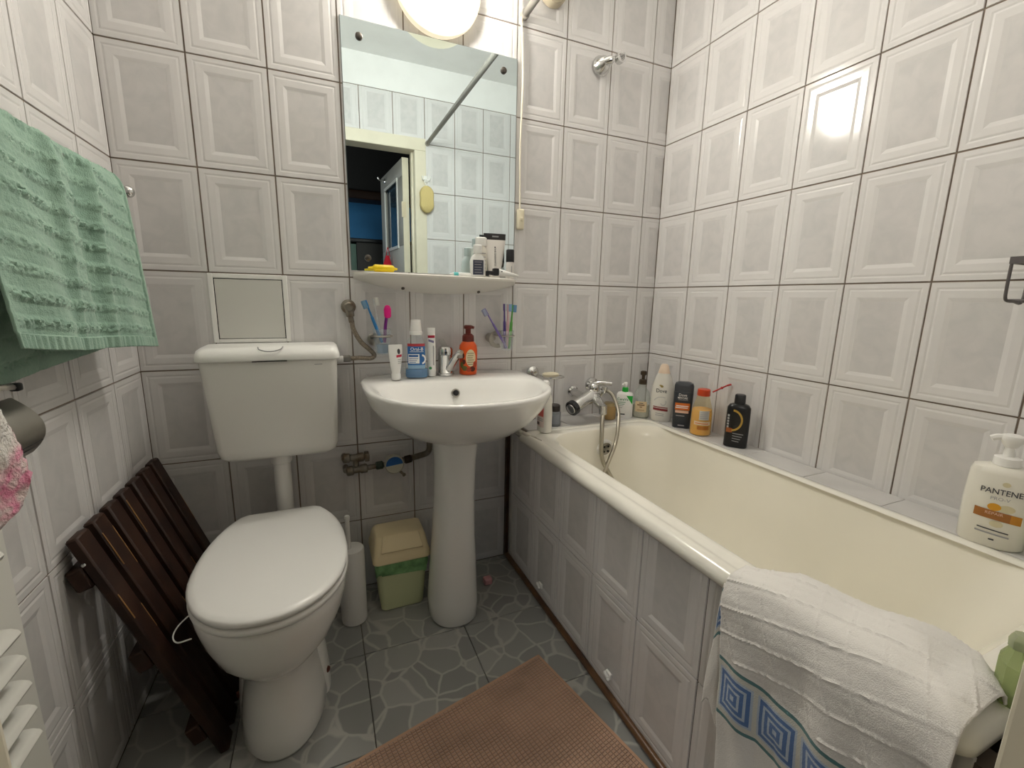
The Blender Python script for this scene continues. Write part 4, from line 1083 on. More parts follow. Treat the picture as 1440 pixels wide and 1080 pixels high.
b = Bottle('cream_tube', 'tall white cream tube with a black top band standing at the shelf right', 'tube', (1.108, -0.036, zs),
           [(0, 0.020, 0.016), (0.004, 0.0215, 0.018), (0.022, 0.0215, 0.018), (0.026, 0.025, 0.0175), (0.09, 0.036, 0.010), (0.130, 0.0405, 0.003), (0.134, 0.0405, 0.0025)], mat('tube_white', (0.76, 0.73, 0.69), 0.35), facing(1.1, -0.04)*0.4)
b.cap('crimp', [(0.134, 0.041, 0.0024), (0.155, 0.0415, 0.0022), (0.156, 0.041, 0.002)], mat('tube_black', (0.02, 0.018, 0.02), 0.4), label='black top band')
b.rect(-0.010, 0.014, 0.143, 0.148, GREYINK, 'lettering_line')
b.text('CLEANSING BALM', 0.0, 0.075, 0.006, INK, rotate=True, wmax=0.075, bold=0.01)
b = Bottle('capped_tube', 'slim white tube with a black cap at the right end of the mirror shelf', 'tube', (1.163, -0.055, zs-0.004),
           [(0, 0.013), (0.003, 0.0145), (0.058, 0.0145), (0.06, 0.0135)], mat('tube_pale', (0.72, 0.69, 0.66), 0.35), 0)
b.cap('cap', [(0.060, 0.0148), (0.062, 0.0155), (0.102, 0.0150), (0.105, 0.013)], DARK, label='black cap')
b.rect(-0.001, 0.002, 0.010, 0.045, GREYINK, 'print_line')
t = thing('tapered_tube', 'white tapered tube with a black nozzle lying at the shelf front', 'tube', (1.093, -0.105, zs))
part('nozzle', join(box(-0.016, 0.004, -0.010, 0.012, 0.002, 0.028, 0.003), box(-0.044, -0.012, -0.010, 0.004, 0.004, 0.018, 0.003), box(-0.044, -0.034, -0.010, 0.004, 0, 0.012, 0.002)), DARK, t)
part('tube_body', axis_lathe((0.003, 0, 0.0145), (0.09, 0.012, 0.005), [(0, 0.0125), (0.01, 0.0125), (0.045, 0.009), (0.075, 0.005), (0.086, 0.003)], 16), WHITE, t, 'white tapered body')
part('button', axis_lathe((0.013, -0.012, 0.017), (0.013, -0.02, 0.02), [(0, 0.0025), (0.0015, 0.002)], 8), DARK, t)

# ------------------------------------------------------------------ toothbrush holders and brushes
def brush(label, p0, p1, mh, mb, hc, facex=-1.0, group='toothbrushes', r=0.0035, bristle=True):
    """handle from p0 up to p1, bristles on the head end towards facex"""
    t = thing('toothbrush', label, 'toothbrush', p0, 0, group)
    P0, P1 = Vector(p0), Vector(p1)
    d = P1-P0
    q = [P0+d*k-P0 for k in (0, 0.25, 0.5, 0.68, 0.8, 1.0)]
    part('handle', tube([tuple(a) for a in q], [r*1.3, r*1.6, r*1.5, r*1.0, r*0.9, r*1.3], 10, 6), mh, t)
    n = d.normalized()
    sd_ = Vector((facex, -0.35, 0)).normalized()
    sd_ = (sd_-n*sd_.dot(n)).normalized()
    w_ = n.cross(sd_)
    A = Matrix((( w_.x, sd_.x, n.x, 0), (w_.y, sd_.y, n.y, 0), (w_.z, sd_.z, n.z, 0), (0, 0, 0, 1)))
    part('bristles', tf(box(-0.0055, 0.0055, 0.002, 0.015, -0.026, 0.001, 0.0015), Matrix.Translation(d) @ A), mb, t)
    return t
def pm(n, c, r=0.3):
    return mat(n, c, r)
h1 = thing('toothbrush_cup', 'clear tumbler in a steel wall ring left of the mouthwash', 'cup', (0.691, -0.07, 0.905))
part('cup', loft([ell(0.021, 0.021, 0.0), ell(0.0225, 0.0225, 0.002), ell(0.031, 0.031, 0.085), ell(0.0295, 0.0295, 0.085), ell(0.0212, 0.0212, 0.005)]), CLEARP, h1)
part('ring', join(disc_ring((0, 0, 0.062), 0.0325, 0.0035, 'z'), tube([(-0.02, 0.03, 0.062), (-0.03, 0.05, 0.055), (-0.025, 0.067, 0.05)], 0.006, 8)), STEEL, h1)
part('wall_plate', axis_lathe((-0.02, 0.0695, 0.045), (-0.02, 0, 0.045), [(0, 0.022), (0.006, 0.022), (0.012, 0.014)], 18), STEEL, h1)
part('residue', lathe([(0.004, 0.016), (0.03, 0.019), (0.034, 0.018)], 20), clear('blue_water', (0.45, 0.6, 0.75), 0.35), h1)
brush('blue toothbrush leaning left in the left tumbler', (0.690, -0.075, 0.945), (0.641, -0.075, 1.085), pm('brush_blue', (0.02, 0.19, 0.46)), pm('bristle_blue', (0.16, 0.30, 0.45), 0.8), None, -1)
brush('clear-handled white toothbrush in the left tumbler', (0.690, -0.066, 0.945), (0.668, -0.062, 1.092), CLEARP, pm('bristle_white', (0.66, 0.66, 0.62), 0.8), None, 1)
t = thing('toothbrush', 'purple toothbrush with a pink head cover in the left tumbler', 'toothbrush', (0.698, -0.075, 0.945), 0, 'toothbrushes')
part('handle', tube([(0, 0, 0), (0.004, 0, 0.05), (0.010, 0, 0.09)], 0.0055, 10), pm('brush_purple', (0.17, 0.012, 0.20)), t)
part('head_cover', mv(lathe([(0, 0.007, 0.006), (0.006, 0.0115, 0.008), (0.03, 0.012, 0.008), (0.040, 0.0085, 0.006), (0.043, 0.004, 0.003)], 18, 2.6), 0.013, 0, 0.082), pm('pink_cover', (0.80, 0.01, 0.25)), t, 'pink head cover')

h2 = thing('toothbrush_cup', 'clear tumbler in a steel hook holder right of the orange soap', 'cup', (1.150, -0.070, 0.905))
part('cup', loft([ell(0.019, 0.019, 0.0), ell(0.0205, 0.0205, 0.002), ell(0.026, 0.026, 0.075), ell(0.0248, 0.0248, 0.075), ell(0.0193, 0.0193, 0.005)]), CLEARP, h2)
part('ring', join(disc_ring((0, 0, 0.056), 0.0275, 0.0022, 'z'), rod((-0.05, 0.014, 0.056), (-0.024, 0.008, 0.056), 0.0035, 8)), STEEL, h2)
part('hook_arc', tf(loft([[(q*math.cos(a), yy, q*math.sin(a)) for q, yy in ((0.034, -0.006), (0.034, 0.006), (0.019, 0.006), (0.019, -0.006))] for a in [PI*(0.30+1.32*i/18) for i in range(19)]]), Matrix.Translation((-0.030, 0.026, 0.042))), STEEL, h2)
part('wall_plate', axis_lathe((-0.045, 0.0695, 0.045), (-0.045, 0, 0.045), [(0, 0.018), (0.03, 0.012), (0.04, 0.010)], 16), STEEL, h2)
brush('lilac toothbrush leaning far left in the right tumbler', (1.147, -0.076, 0.915), (1.056, -0.075, 1.062), pm('brush_lilac', (0.20, 0.15, 0.42)), pm('bristle_lilac', (0.33, 0.36, 0.50), 0.8), None, -1, r=0.003)
brush('dark purple toothbrush standing upright in the right tumbler', (1.145, -0.060, 0.912), (1.140, -0.062, 1.080), pm('brush_darkpurple', (0.10, 0.06, 0.26)), pm('bristle_pale', (0.55, 0.58, 0.62), 0.8), None, 1)
brush('pink and white toothbrush between purple and green in the right tumbler', (1.153, -0.066, 0.912), (1.152, -0.07, 1.078), pm('brush_pinkwhite', (0.68, 0.42, 0.46)), pm('bristle_blue2', (0.25, 0.42, 0.62), 0.8), None, 1)
brush('green toothbrush rightmost in the right tumbler', (1.158, -0.072, 0.912), (1.170, -0.074, 1.076), pm('brush_green', (0.12, 0.40, 0.08)), pm('bristle_blue3', (0.15, 0.3, 0.5), 0.8), None, 1)

# ------------------------------------------------------------------ pipes and water meter under the basin
wp = thing('water_pipes', 'old grey water pipes with two valves on the wall beside the pedestal', 'pipes', (0.59, 0, 0.52))
vz, vz2 = 0.535, 0.492
def valve_prof(k=1.0):
    return [(0, 0.012*k), (0.004, 0.017*k), (0.022, 0.017*k), (0.026, 0.012*k), (0.045, 0.012*k), (0.05, 0.016*k), (0.07, 0.016*k), (0.074, 0.010*k)]
v1 = part('valve', join(axis_lathe((0.545, -0.045, vz+0.004), (0.66, -0.045, vz), valve_prof()+[(0.09, 0.010)], 12), axis_lathe((0.588, -0.045, vz), (0.588, -0.05, 0.4), [(0, 0.010), (0.028, 0.009), (0.03, 0.006)], 10)), OLDMET, wp, world=True)
v2 = part('valve', axis_lathe((0.555, -0.045, vz2-0.002), (0.66, -0.045, vz2+0.004), valve_prof()+[(0.085, 0.010)], 12), OLDMET, wp, world=True)
part('tee_handle', box(0.618, 0.634, -0.062, -0.03, vz-0.012, vz+0.018, 0.003), OLDMET, wp, world=True)
part('pipe', tube([(0.64, -0.045, 0.495), (0.69, -0.045, 0.499)], 0.009, 10, 3), OLDMET, wp, world=True)
part('pipe', tube([(0.745, -0.045, 0.505), (0.80, -0.045, 0.514), (0.838, -0.045, 0.522), (0.850, -0.045, 0.535), (0.852, -0.045, 0.56), (0.852, -0.045, 0.59), (0.842, -0.045, 0.602), (0.815, -0.045, 0.604), (0.795, -0.035, 0.604)], 0.011, 10, 5), OLDMET, wp, world=True)
part('coupling', join(rod((0.655, -0.045, 0.497), (0.682, -0.045, 0.499), 0.0155, 8)), mat('patina', (0.05, 0.07, 0.05), 0.6, 0.4), wp, world=True)
part('coupling', join(rod((0.757, -0.045, 0.506), (0.785, -0.045, 0.510), 0.0155, 8)), mat('dark_brass', (0.05, 0.035, 0.025), 0.6, 0.4), wp, world=True)
part('coupling', join(rod((0.792, -0.04, 0.602), (0.812, -0.04, 0.604), 0.016, 8)), OLDMET, wp, world=True)
part('stub', rod((0.555, -0.001, vz2), (0.555, -0.045, vz2), 0.010, 10), OLDMET, wp, world=True)
part('stub', rod((0.552, -0.001, vz), (0.552, -0.045, vz), 0.010, 10), OLDMET, wp, world=True)
part('stub', rod((0.795, -0.001, 0.604), (0.795, -0.04, 0.604), 0.010, 10), OLDMET, wp, world=True)
wm = thing('water_meter', 'round water meter with a half blue dial on the pipe left of the pedestal', 'meter', (0.718, -0.055, 0.503))
part('body', axis_lathe((0, 0.028, 0), (0, -0.1, 0), [(0, 0.022), (0.012, 0.030), (0.03, 0.034), (0.044, 0.034), (0.046, 0.031)], 26), mat('meter_grey', (0.40, 0.38, 0.31), 0.5), wm)
def half(a0, a1, y):
    P = [(0, y, 0)]+[(0.030*math.cos(a0+(a1-a0)*i/16), y, 0.030*math.sin(a0+(a1-a0)*i/16)) for i in range(17)]
    P2 = [(x, y+0.003, z) for x, _, z in P]
    n_ = len(P)
    return P+P2, [tuple(range(n_)), tuple(range(2*n_-1, n_-1, -1))]+[(i, (i+1) % n_, (i+1) % n_+n_, i+n_) for i in range(n_)]
AR = Matrix.Translation((0, -0.001, 0))
part('dial_cover', tf(half(0.10, 0.10+PI, -0.0195), AR), mat('meter_blue', (0.02, 0.12, 0.36), 0.3), wm, 'blue half of the dial', smooth=False)
part('dial', tf(half(0.10+PI, 0.10+2*PI, -0.0195), AR), mat('meter_dial', (0.55, 0.54, 0.44), 0.4), wm, smooth=False)
part('seal', tube([(0.02, -0.01, -0.03), (0.03, -0.012, -0.04), (0.036, -0.01, -0.045), (0.032, -0.006, -0.05)], 0.005, 8), OLDMET, wm)

# ------------------------------------------------------------------ bin, brush, pink pad
BK = 0.915
bn = thing('swing_lid_bin', 'small yellow-green plastic bin with a cream swing lid and green bag', 'bin', (0.718, -0.112, 0))
BING = mat('bin_green', (0.66, 0.70, 0.42), 0.4)
BINC = mat('bin_cream', (0.84, 0.71, 0.45), 0.35)
def br(wx, wy, z, r=0.018):
    return rrect(-wx, wx, -wy, wy, r, z*BK, 5)
part('body', loft([br(0.070, 0.062, 0.0), br(0.074, 0.066, 0.004), br(0.088, 0.080, 0.205), br(0.084, 0.076, 0.205), br(0.071, 0.063, 0.008)]), BING, bn)
ldp = part('lid', loft([br(0.096, 0.088, 0.212), br(0.099, 0.091, 0.216), br(0.098, 0.090, 0.236), br(0.093, 0.084, 0.250), br(0.088, 0.070, 0.285), br(0.083, 0.055, 0.302), br(0.078, 0.045, 0.306)]), BINC, bn)
part('swing_flap', loft([[(x, y0, z*BK) for x, y0, y1, z in ((-0.072, -0.0835, 0, 0.256), (0.072, -0.0835, 0, 0.256), (0.066, -0.0695, 0, 0.290), (0.062, -0.052, 0, 0.3065), (-0.062, -0.052, 0, 0.3065), (-0.066, -0.0695, 0, 0.290))],
                         [(x, y0-0.003, z*BK+0.0035) for x, y0, y1, z in ((-0.070, -0.0835, 0, 0.257), (0.070, -0.0835, 0, 0.257), (0.064, -0.0695, 0, 0.289), (0.060, -0.052, 0, 0.3055), (-0.060, -0.052, 0, 0.3055), (-0.064, -0.0695, 0, 0.289))]]), BINC, ldp, ang=20)
bag_m = mat('green_bag', (0.26, 0.52, 0.22), 0.3, var=0.5, vscale=25)
bg = []
for k, (z, ex) in enumerate(((0.212, 0.091), (0.200, 0.0925), (0.185, 0.0915), (0.168, 0.0895), (0.158, 0.0885))):
    ring = []
    for i, p in enumerate(br(ex, ex-0.008, z)):
        j = 0.0022*math.sin(i*2.4+k)+0.0012*math.sin(i*5.1)
        ring.append((p[0]*(1+j*8), p[1]*(1+j*8), p[2]+(0.010*math.sin(i*0.9) if k == 4 else 0.003*math.sin(i*1.7+k))))
    bg.append(ring)
part('bag', loft(bg, False, False), bag_m, bn, 'green bin bag edge folded over')

tb = thing('toilet_brush', 'white toilet brush standing in its round holder beside the toilet', 'brush', (0.553, -0.178, 0))
part('holder', lathe([(0, 0.036), (0.004, 0.041), (0.012, 0.042), (0.265, 0.041), (0.270, 0.039), (0.271, 0.012)], 30), PLASG, tb)
part('handle', mv(lathe([(0.268, 0.008), (0.31, 0.0075), (0.37, 0.0075), (0.385, 0.009), (0.388, 0.007)], 14), -0.008, 0.0, 0), PLASG, tb)
single('pink_pad', box(1.030, 1.062, -0.178, -0.150, 0.0005, 0.028, 0.006, 3), mat('pink', (0.72, 0.36, 0.38), 0.6), 'small pink block on the floor behind the washbasin pedestal', 'block', (1.046, -0.164, 0.001))

# ------------------------------------------------------------------ slatted duckboard leaning on the left wall
W1 = mat('dark_wood', (0.040, 0.017, 0.010), 0.5, col2=(0.022, 0.009, 0.006), vscale=14, spec=0.35)
WW = mat('worn_edge', (0.30, 0.15, 0.05), 0.6)
dk = thing('duckboard', 'dark brown slatted wooden duckboard leaning on the left wall behind the toilet', 'duckboard', (0.231, -0.29, 0.006))
A0, A1 = Vector((0.231, 0, 0.006)), Vector((0.022, 0, 0.612))
L = (A1-A0).length
ex = (A1-A0).normalized()
nz_ = Vector((ex.z, 0, -ex.x))           # away from the wall
if nz_.x < 0:
    nz_ = -nz_
def dkm(g):
    M4 = Matrix(((ex.x, 0, nz_.x, 0), (ex.y, 1, nz_.y, 0), (ex.z, 0, nz_.z, 0), (0, 0, 0, 1)))
    return tf(g, M4)
pitch_y = 0.0735
for k in range(7):
    yc = -0.231+pitch_y*k
    o = part('slat', dkm(mv(box(0.0, L, yc-0.0255, yc+0.0255, -0.011, 0.011, 0.004, 1), z=0.0)), W1, dk)
    for q in range(2 if k in (0, 1, 3) else 1):
        a = rnd.uniform(0.25, 0.85)*L
        ln = rnd.uniform(0.03, 0.11)
        part('worn_patch', dkm(box(a, a+ln, yc+0.0195-0.043*(k in (0, 1, 3) and q == 0), yc+0.0222-0.043*(k in (0, 1, 3) and q == 0), 0.0095, 0.0114, 0.0006, 1)), WW, o)
for s_ in (0.06, 0.30, 0.53):
    part('batten', dkm(box(s_, s_+0.05, -0.258, 0.245, -0.042, -0.0115, 0.004, 1)), W1, dk)
part('screw', dkm(axis_lathe((0.585, -0.262, -0.002), (0.585, -0.3, -0.002), [(0, 0.004), (0.003, 0.003)], 8)), CHROME, dk)

# ------------------------------------------------------------------ bath mat
def mat_mat():
    M = mat('bath_mat_pile', (0.30, 0.165, 0.10), 0.95, sheen=0.3)
    nt = M.node_tree
    b = nt.nodes['Principled BSDF']
    tc = N(nt, 'ShaderNodeTexCoord')
    br_ = N(nt, 'ShaderNodeTexBrick')
    br_.inputs['Scale'].default_value = 1
    br_.inputs['Color1'].default_value = (1, 1, 1, 1)
    br_.inputs['Color2'].default_value = (0.85, 0.85, 0.85, 1)
    br_.inputs['Mortar'].default_value = (0, 0, 0, 1)
    br_.inputs['Mortar Size'].default_value = 0.16
    br_.inputs['Mortar Smooth'].default_value = 0.8
    br_.inputs['Brick Width'].default_value = 1.1
    br_.inputs['Row Height'].default_value = 0.8
    br_.offset = 0.0
    mp = N(nt, 'ShaderNodeMapping')
    mp.inputs['Scale'].default_value = (95, 95, 1)
    nt.links.new(tc.outputs['Object'], mp.inputs[0])
    nt.links.new(mp.outputs[0], br_.inputs['Vector'])
    n = N(nt, 'ShaderNodeTexNoise')
    n.inputs['Scale'].default_value = 6
    nt.links.new(tc.outputs['Object'], n.inputs['Vector'])
    c1 = N(nt, 'ShaderNodeMix', data_type='RGBA')
    c1.inputs['A'].default_value = (0.36, 0.215, 0.14, 1)
    c1.inputs['B'].default_value = (0.56, 0.355, 0.245, 1)
    nt.links.new(br_.outputs['Color'], c1.inputs['Factor'])
    c2 = N(nt, 'ShaderNodeMix', data_type='RGBA', blend_type='MULTIPLY')
    c2.inputs['Factor'].default_value = 1
    rp = N(nt, 'ShaderNodeMapRange')
    rp.inputs[1].default_value = 0.3
    rp.inputs[2].default_value = 0.55
    rp.inputs[3].default_value = 0.72
    rp.inputs[4].default_value = 1.0
    nt.links.new(n.outputs['Fac'], rp.inputs[0])
    nt.links.new(c1.outputs['Result'], c2.inputs['A'])
    nt.links.new(rp.outputs[0], c2.inputs['B'])
    nt.links.new(c2.outputs['Result'], b.inputs['Base Color'])
    bp = N(nt, 'ShaderNodeBump')
    bp.inputs['Strength'].default_value = 0.9
    bp.inputs['Distance'].default_value = 0.004
    nt.links.new(br_.outputs['Color'], bp.inputs['Height'])
    nt.links.new(bp.outputs['Normal'], b.inputs['Normal'])
    return M
MA = mat_mat()
bm_ = thing('bath_mat', 'brown woven bath mat on the floor in front of the bathtub', 'mat', (1.069, -0.564, 0.001), math.atan2(-0.219, -0.976))
def mat_top(u, v):
    x, y = u*0.62, v*0.47
    e = min(u*0.62, (1-u)*0.62, v*0.47, (1-v)*0.47)
    return (x, y, min(0.011, 0.002+e*1.2)+0.0012*noise.noise((x*14, y*14, 0))+0.0008*math.sin(y*600)*(e > 0.008))
part('pile', grid(mat_top, 70, 100), MA, bm_)
part('hem', join(box(0, 0.62, -0.001, 0.010, 0, 0.010, 0.002, 1), box(0, 0.62, 0.46, 0.471, 0, 0.010, 0.002, 1), box(-0.001, 0.010, 0, 0.47, 0, 0.010, 0.002, 1), box(0.61, 0.621, 0, 0.47, 0, 0.010, 0.002, 1)), mat('mat_hem', (0.52, 0.32, 0.215), 0.9), bm_)

# ------------------------------------------------------------------ cloth
def M_(nt, op, a, b=None):
    n = N(nt, 'ShaderNodeMath', operation=op)
    for i, v in enumerate((a, b)):
        if v is None:
            continue
        if isinstance(v, (int, float)):
            n.inputs[i].default_value = v
        else:
            nt.links.new(v, n.inputs[i])
    return n.outputs[0]

def cloth_mat(name, col, col2, bscale=500, bstr=0.5, vscale=18):
    return mat(name, col, 0.95, col2=col2, vscale=vscale, bump=bstr, bscale=bscale, sheen=0.25, spec=0.2)

def terry(p, f):
    return noise.noise((p[0]*f, p[1]*f, p[2]*f))

def sheet(path, nu, nv, disp=None):
    """path(u) -> control points of one strand; strands are resampled evenly; disp(u, s, length) moves along the normal"""
    rows, lens = [], []
    for i in range(nu+1):
        u = i/nu
        P = smooth_path(path(u), 10)
        acc = [0]
        for a, c in zip(P, P[1:]):
            acc.append(acc[-1]+(c-a).length)
        Lt = acc[-1]
        out = []
        k = 0
        for j in range(nv+1):
            s = Lt*j/nv
            while k < len(acc)-2 and acc[k+1] < s:
                k += 1
            t = (s-acc[k])/max(acc[k+1]-acc[k], 1e-9)
            out.append(P[k].lerp(P[k+1], t))
        rows.append(out)
        lens.append(Lt)
    V, F, UV = [], [], []
    for j in range(nv+1):
        for i in range(nu+1):
            p = rows[i][j]
            if disp:
                du = rows[min(i+1, nu)][j]-rows[max(i-1, 0)][j]
                dv = rows[i][min(j+1, nv)]-rows[i][max(j-1, 0)]
                n = du.cross(dv)
                n = n.normalized() if n.length > 1e-12 else Vector((0, 0, 1))
                p = p+n*disp(i/nu, lens[i]*j/nv, lens[i])
            V.append(tuple(p))
            UV.append((i/nu, lens[i]*(1-j/nv)))
    F = [(j*(nu+1)+i, j*(nu+1)+i+1, (j+1)*(nu+1)+i+1, (j+1)*(nu+1)+i) for j in range(nv) for i in range(nu)]
    return V, F, UV

# green towel on its rail
TR = thing('towel_rail', 'chrome towel rail with a ball end on the left wall', 'towel rail', (0.003, -0.55, 1.345))
part('bar', rod((0.075, -0.16, 1.345), (0.075, -0.93, 1.345), 0.008, 14), CHROME, TR, world=True)
part('ball_end', ball((0.075, -0.152, 1.345), 0.015), CHROME, TR, world=True)
for y in (-0.30, -0.82):
    part('bracket', join(axis_lathe((0.003, y, 1.345), (0.1, y, 1.345), [(0, 0.022), (0.006, 0.022), (0.01, 0.009), (0.07, 0.008)], 16)), CHROME, TR, world=True)
GTW = cloth_mat('green_terry', (0.30, 0.455, 0.36), (0.245, 0.385, 0.305), 420, 0.35)
def gfold(u, v):
    return 0.010*math.sin(u*9+0.6)*v+0.006*math.sin(u*23+1+v*2)*(0.3+0.7*v)+0.015*math.exp(-((u-0.60)/0.028)**2)*(0.9-0.4*v)+0.014*math.exp(-((u-0.34)/0.028)**2)*(0.95-0.3*v)-0.008*math.exp(-((u-0.42)/0.04)**2)
def gpath(u):
    y = -0.252-0.545*u
    flare = 0.026*math.exp(-u/0.10)
    P = []
    zb = 0.962+0.052*u+0.003*math.sin(u*7)
    zk = 0.975-0.03*u
    P.append((0.042+0.003*math.sin(u*8), y+0.06*u*0, zk))
    P.append((0.050, y, 1.10))
    P.append((0.058, y, 1.28))
    P.append((0.064, y, 1.348))
    P.append((0.076, y, 1.362))
    P.append((0.090+gfold(u, 0.1), y, 1.340))
    for k in range(1, 7):
        v = k/6
        P.append((0.094+0.012*v+gfold(u, v), y+flare*v*v+0.02*u*v, 1.335+(zb-1.335)*v))
    return P
def gdisp(u, s, Lt):
    d = Lt-s
    if d < 0.022:
        return 0.0035+0.0012*math.sin(u*260)
    edge = min(u, 1-u)*0.525
    hem = 0.0035 if edge < 0.010 else 0.0
    ph = (d-0.022)/0.0400
    fr = ph-math.floor(ph)
    tuft = 1.0 if 0.25 < fr < 0.72 else 0.0
    k = math.sin(PI*(fr-0.25)/0.47) if tuft else 0
    nz = terry((u*0.525, s, 0.3), 150)+0.6*terry((u*0.525, s, 0.9), 330)
    patch = 0.75+0.5*terry((u*0.525, s, 5.0), 12)
    ef = min(1.0, edge/0.02)
    return hem+ef*k**0.5*patch*(0.0034+0.0050*nz) if k else hem+0.0008*nz
gt = single('hand_towel', sheet(gpath, 210, 330, gdisp), GTW, 'mint green terry towel with tufted stripes over the chrome rail', 'towel', (0.08, -0.52, 1.345))
thicken(gt, 0.0035)

# towel over the bathtub corner
def blue_towel_mat():
    M = mat('waffle_towel', (0.77, 0.75, 0.72), 0.95, bump=0.35, bscale=550, sheen=0.25, spec=0.2)
    nt = M.node_tree
    b = nt.nodes['Principled BSDF']
    uv = N(nt, 'ShaderNodeUVMap')
    uv.uv_map = 'UVMap'
    sp_ = N(nt, 'ShaderNodeSeparateXYZ')
    nt.links.new(uv.outputs[0], sp_.inputs[0])
    U, Vv = M_(nt, 'MULTIPLY', sp_.outputs[0], 0.40), sp_.outputs[1]
    v0, v1 = 0.150, 0.262
    q = M_(nt, 'SUBTRACT', M_(nt, 'DIVIDE', M_(nt, 'SUBTRACT', Vv, v0+0.016), v1-v0-0.032), 0.5)
    p = M_(nt, 'SUBTRACT', M_(nt, 'FRACT', M_(nt, 'DIVIDE', U, 0.098)), 0.5)
    d = M_(nt, 'MAXIMUM', M_(nt, 'ABSOLUTE', p), M_(nt, 'MULTIPLY', M_(nt, 'ABSOLUTE', q), 0.92))
    ring = M_(nt, 'GREATER_THAN', M_(nt, 'FRACT', M_(nt, 'MULTIPLY', d, 7.5)), 0.40)
    insq = M_(nt, 'MULTIPLY', M_(nt, 'LESS_THAN', d, 0.45), M_(nt, 'LESS_THAN', M_(nt, 'ABSOLUTE', q), 0.5))
    def band(lo, hi):
        return M_(nt, 'MULTIPLY', M_(nt, 'GREATER_THAN', Vv, lo), M_(nt, 'LESS_THAN', Vv, hi))
    teal = M_(nt, 'MAXIMUM', band(v0, v0+0.007), band(v1-0.007, v1))
    def mixc(a, c, f):
        m_ = N(nt, 'ShaderNodeMix', data_type='RGBA')
        for nm, x in (('A', a), ('B', c)):
            if isinstance(x, tuple):
                m_.inputs[nm].default_value = x+(1,)
            else:
                nt.links.new(x, m_.inputs[nm])
        nt.links.new(f, m_.inputs['Factor'])
        return m_.outputs['Result']
    sq = mixc((0.46, 0.54, 0.64), (0.10, 0.19, 0.42), ring)
    c = mixc((0.77, 0.75, 0.72), (0.62, 0.62, 0.57), band(v0, v1))
    c = mixc(c, sq, insq)
    c = mixc(c, (0.10, 0.22, 0.23), teal)
    nt.links.new(c, b.inputs['Base Color'])
    return M
BTM = blue_towel_mat()
def bhump(u, k):
    return k*(0.018*math.sin(PI*min(1, u*1.6))*math.exp(-((u-0.28)/0.22)**2)+0.022*math.exp(-((u-0.70)/0.22)**2)+0.010*math.exp(-((u-0.95)/0.08)**2))
def bpath(u, zend=0.20, yoff=0.0, xoff=0.0):
    y = -1.112-0.325*u+yoff
    xin = 1.215+0.055*min(1, u/0.22)+0.052*min(1, max(0, (u-0.3)/0.45))-0.055*max(0, (u-0.86)/0.14)
    fo = lambda z: 0.012*math.sin(u*11+0.8)*(0.6-z)/0.3+0.006*math.sin(u*27+z*9)*(0.62-z)/0.3
    h = bhump(u, 1.0)
    sk = lambda z: -0.05*(0.6-z)*u
    P = [(xin+0.004, y, 0.6065), (xin-0.006, y, 0.616+h*0.75), (xin*0.5+1.20*0.5, y, 0.617+h*1.25), (1.196, y, 0.6155+h*0.9), (1.172, y, 0.611+h*0.55), (1.159, y, 0.594+h*0.2)]
    for z in (0.565, 0.52, 0.45, 0.37, 0.28, zend):
        P.append((1.155-xoff-max(0.0, 0.006+fo(z)*min(1, 0.35+u*2)), y+sk(z)-0.10*(0.6-z)*math.exp(-u/0.3), z))
    return P
def bdisp(u, s, Lt):
    d = Lt-s
    x = u*0.33
    w1 = abs(((x*1.0+0.45*d)/0.046) % 1-0.5)*0.042
    w2 = abs(((d-0.19-0.30*x)/0.048) % 1-0.5)*0.046
    g = max(0.9*math.exp(-(w1/0.0015)**2), 1.2*math.exp(-(w2/0.0018)**2)) if d > 0.272 else 0.0
    puff = 0.0007*math.sin(PI*min(1, w1/0.02))*math.sin(PI*min(1, w2/0.022)) if d > 0.272 else 0
    return 0.0022*g+puff+0.0006*terry((x, s, 0), 220)+0.005*terry((x, s, 3), 11)*min(1, s/0.1)
tw = thing('towel', 'white waffle towel with a blue square border draped over the near bathtub corner', 'towel', (1.16, -1.27, 0.6))
t1 = part('front_layer', sheet(bpath, 130, 190, lambda u, s, Lt: -bdisp(u, s, Lt)), BTM, tw, world=True)
thicken(t1, 0.003)
t2 = part('under_layer', sheet(lambda u: [(1.1645, -1.104-0.10*u, 0.588), (1.1635, -1.103-0.10*u, 0.57), (1.1625, -1.100-0.10*u+0.004*math.sin(u*9), 0.52), (1.1615, -1.098-0.1*u, 0.46), (1.1605-0.003*math.sin(u*14), -1.092-0.1*u, 0.39), (1.160, -1.090-0.1*u, 0.315+0.02*math.sin(u*12))], 30, 80, lambda u, s, Lt: 0.0004*terry((u*0.1, s, 0), 220)), BTM, tw, world=True)
thicken(t2, 0.002)

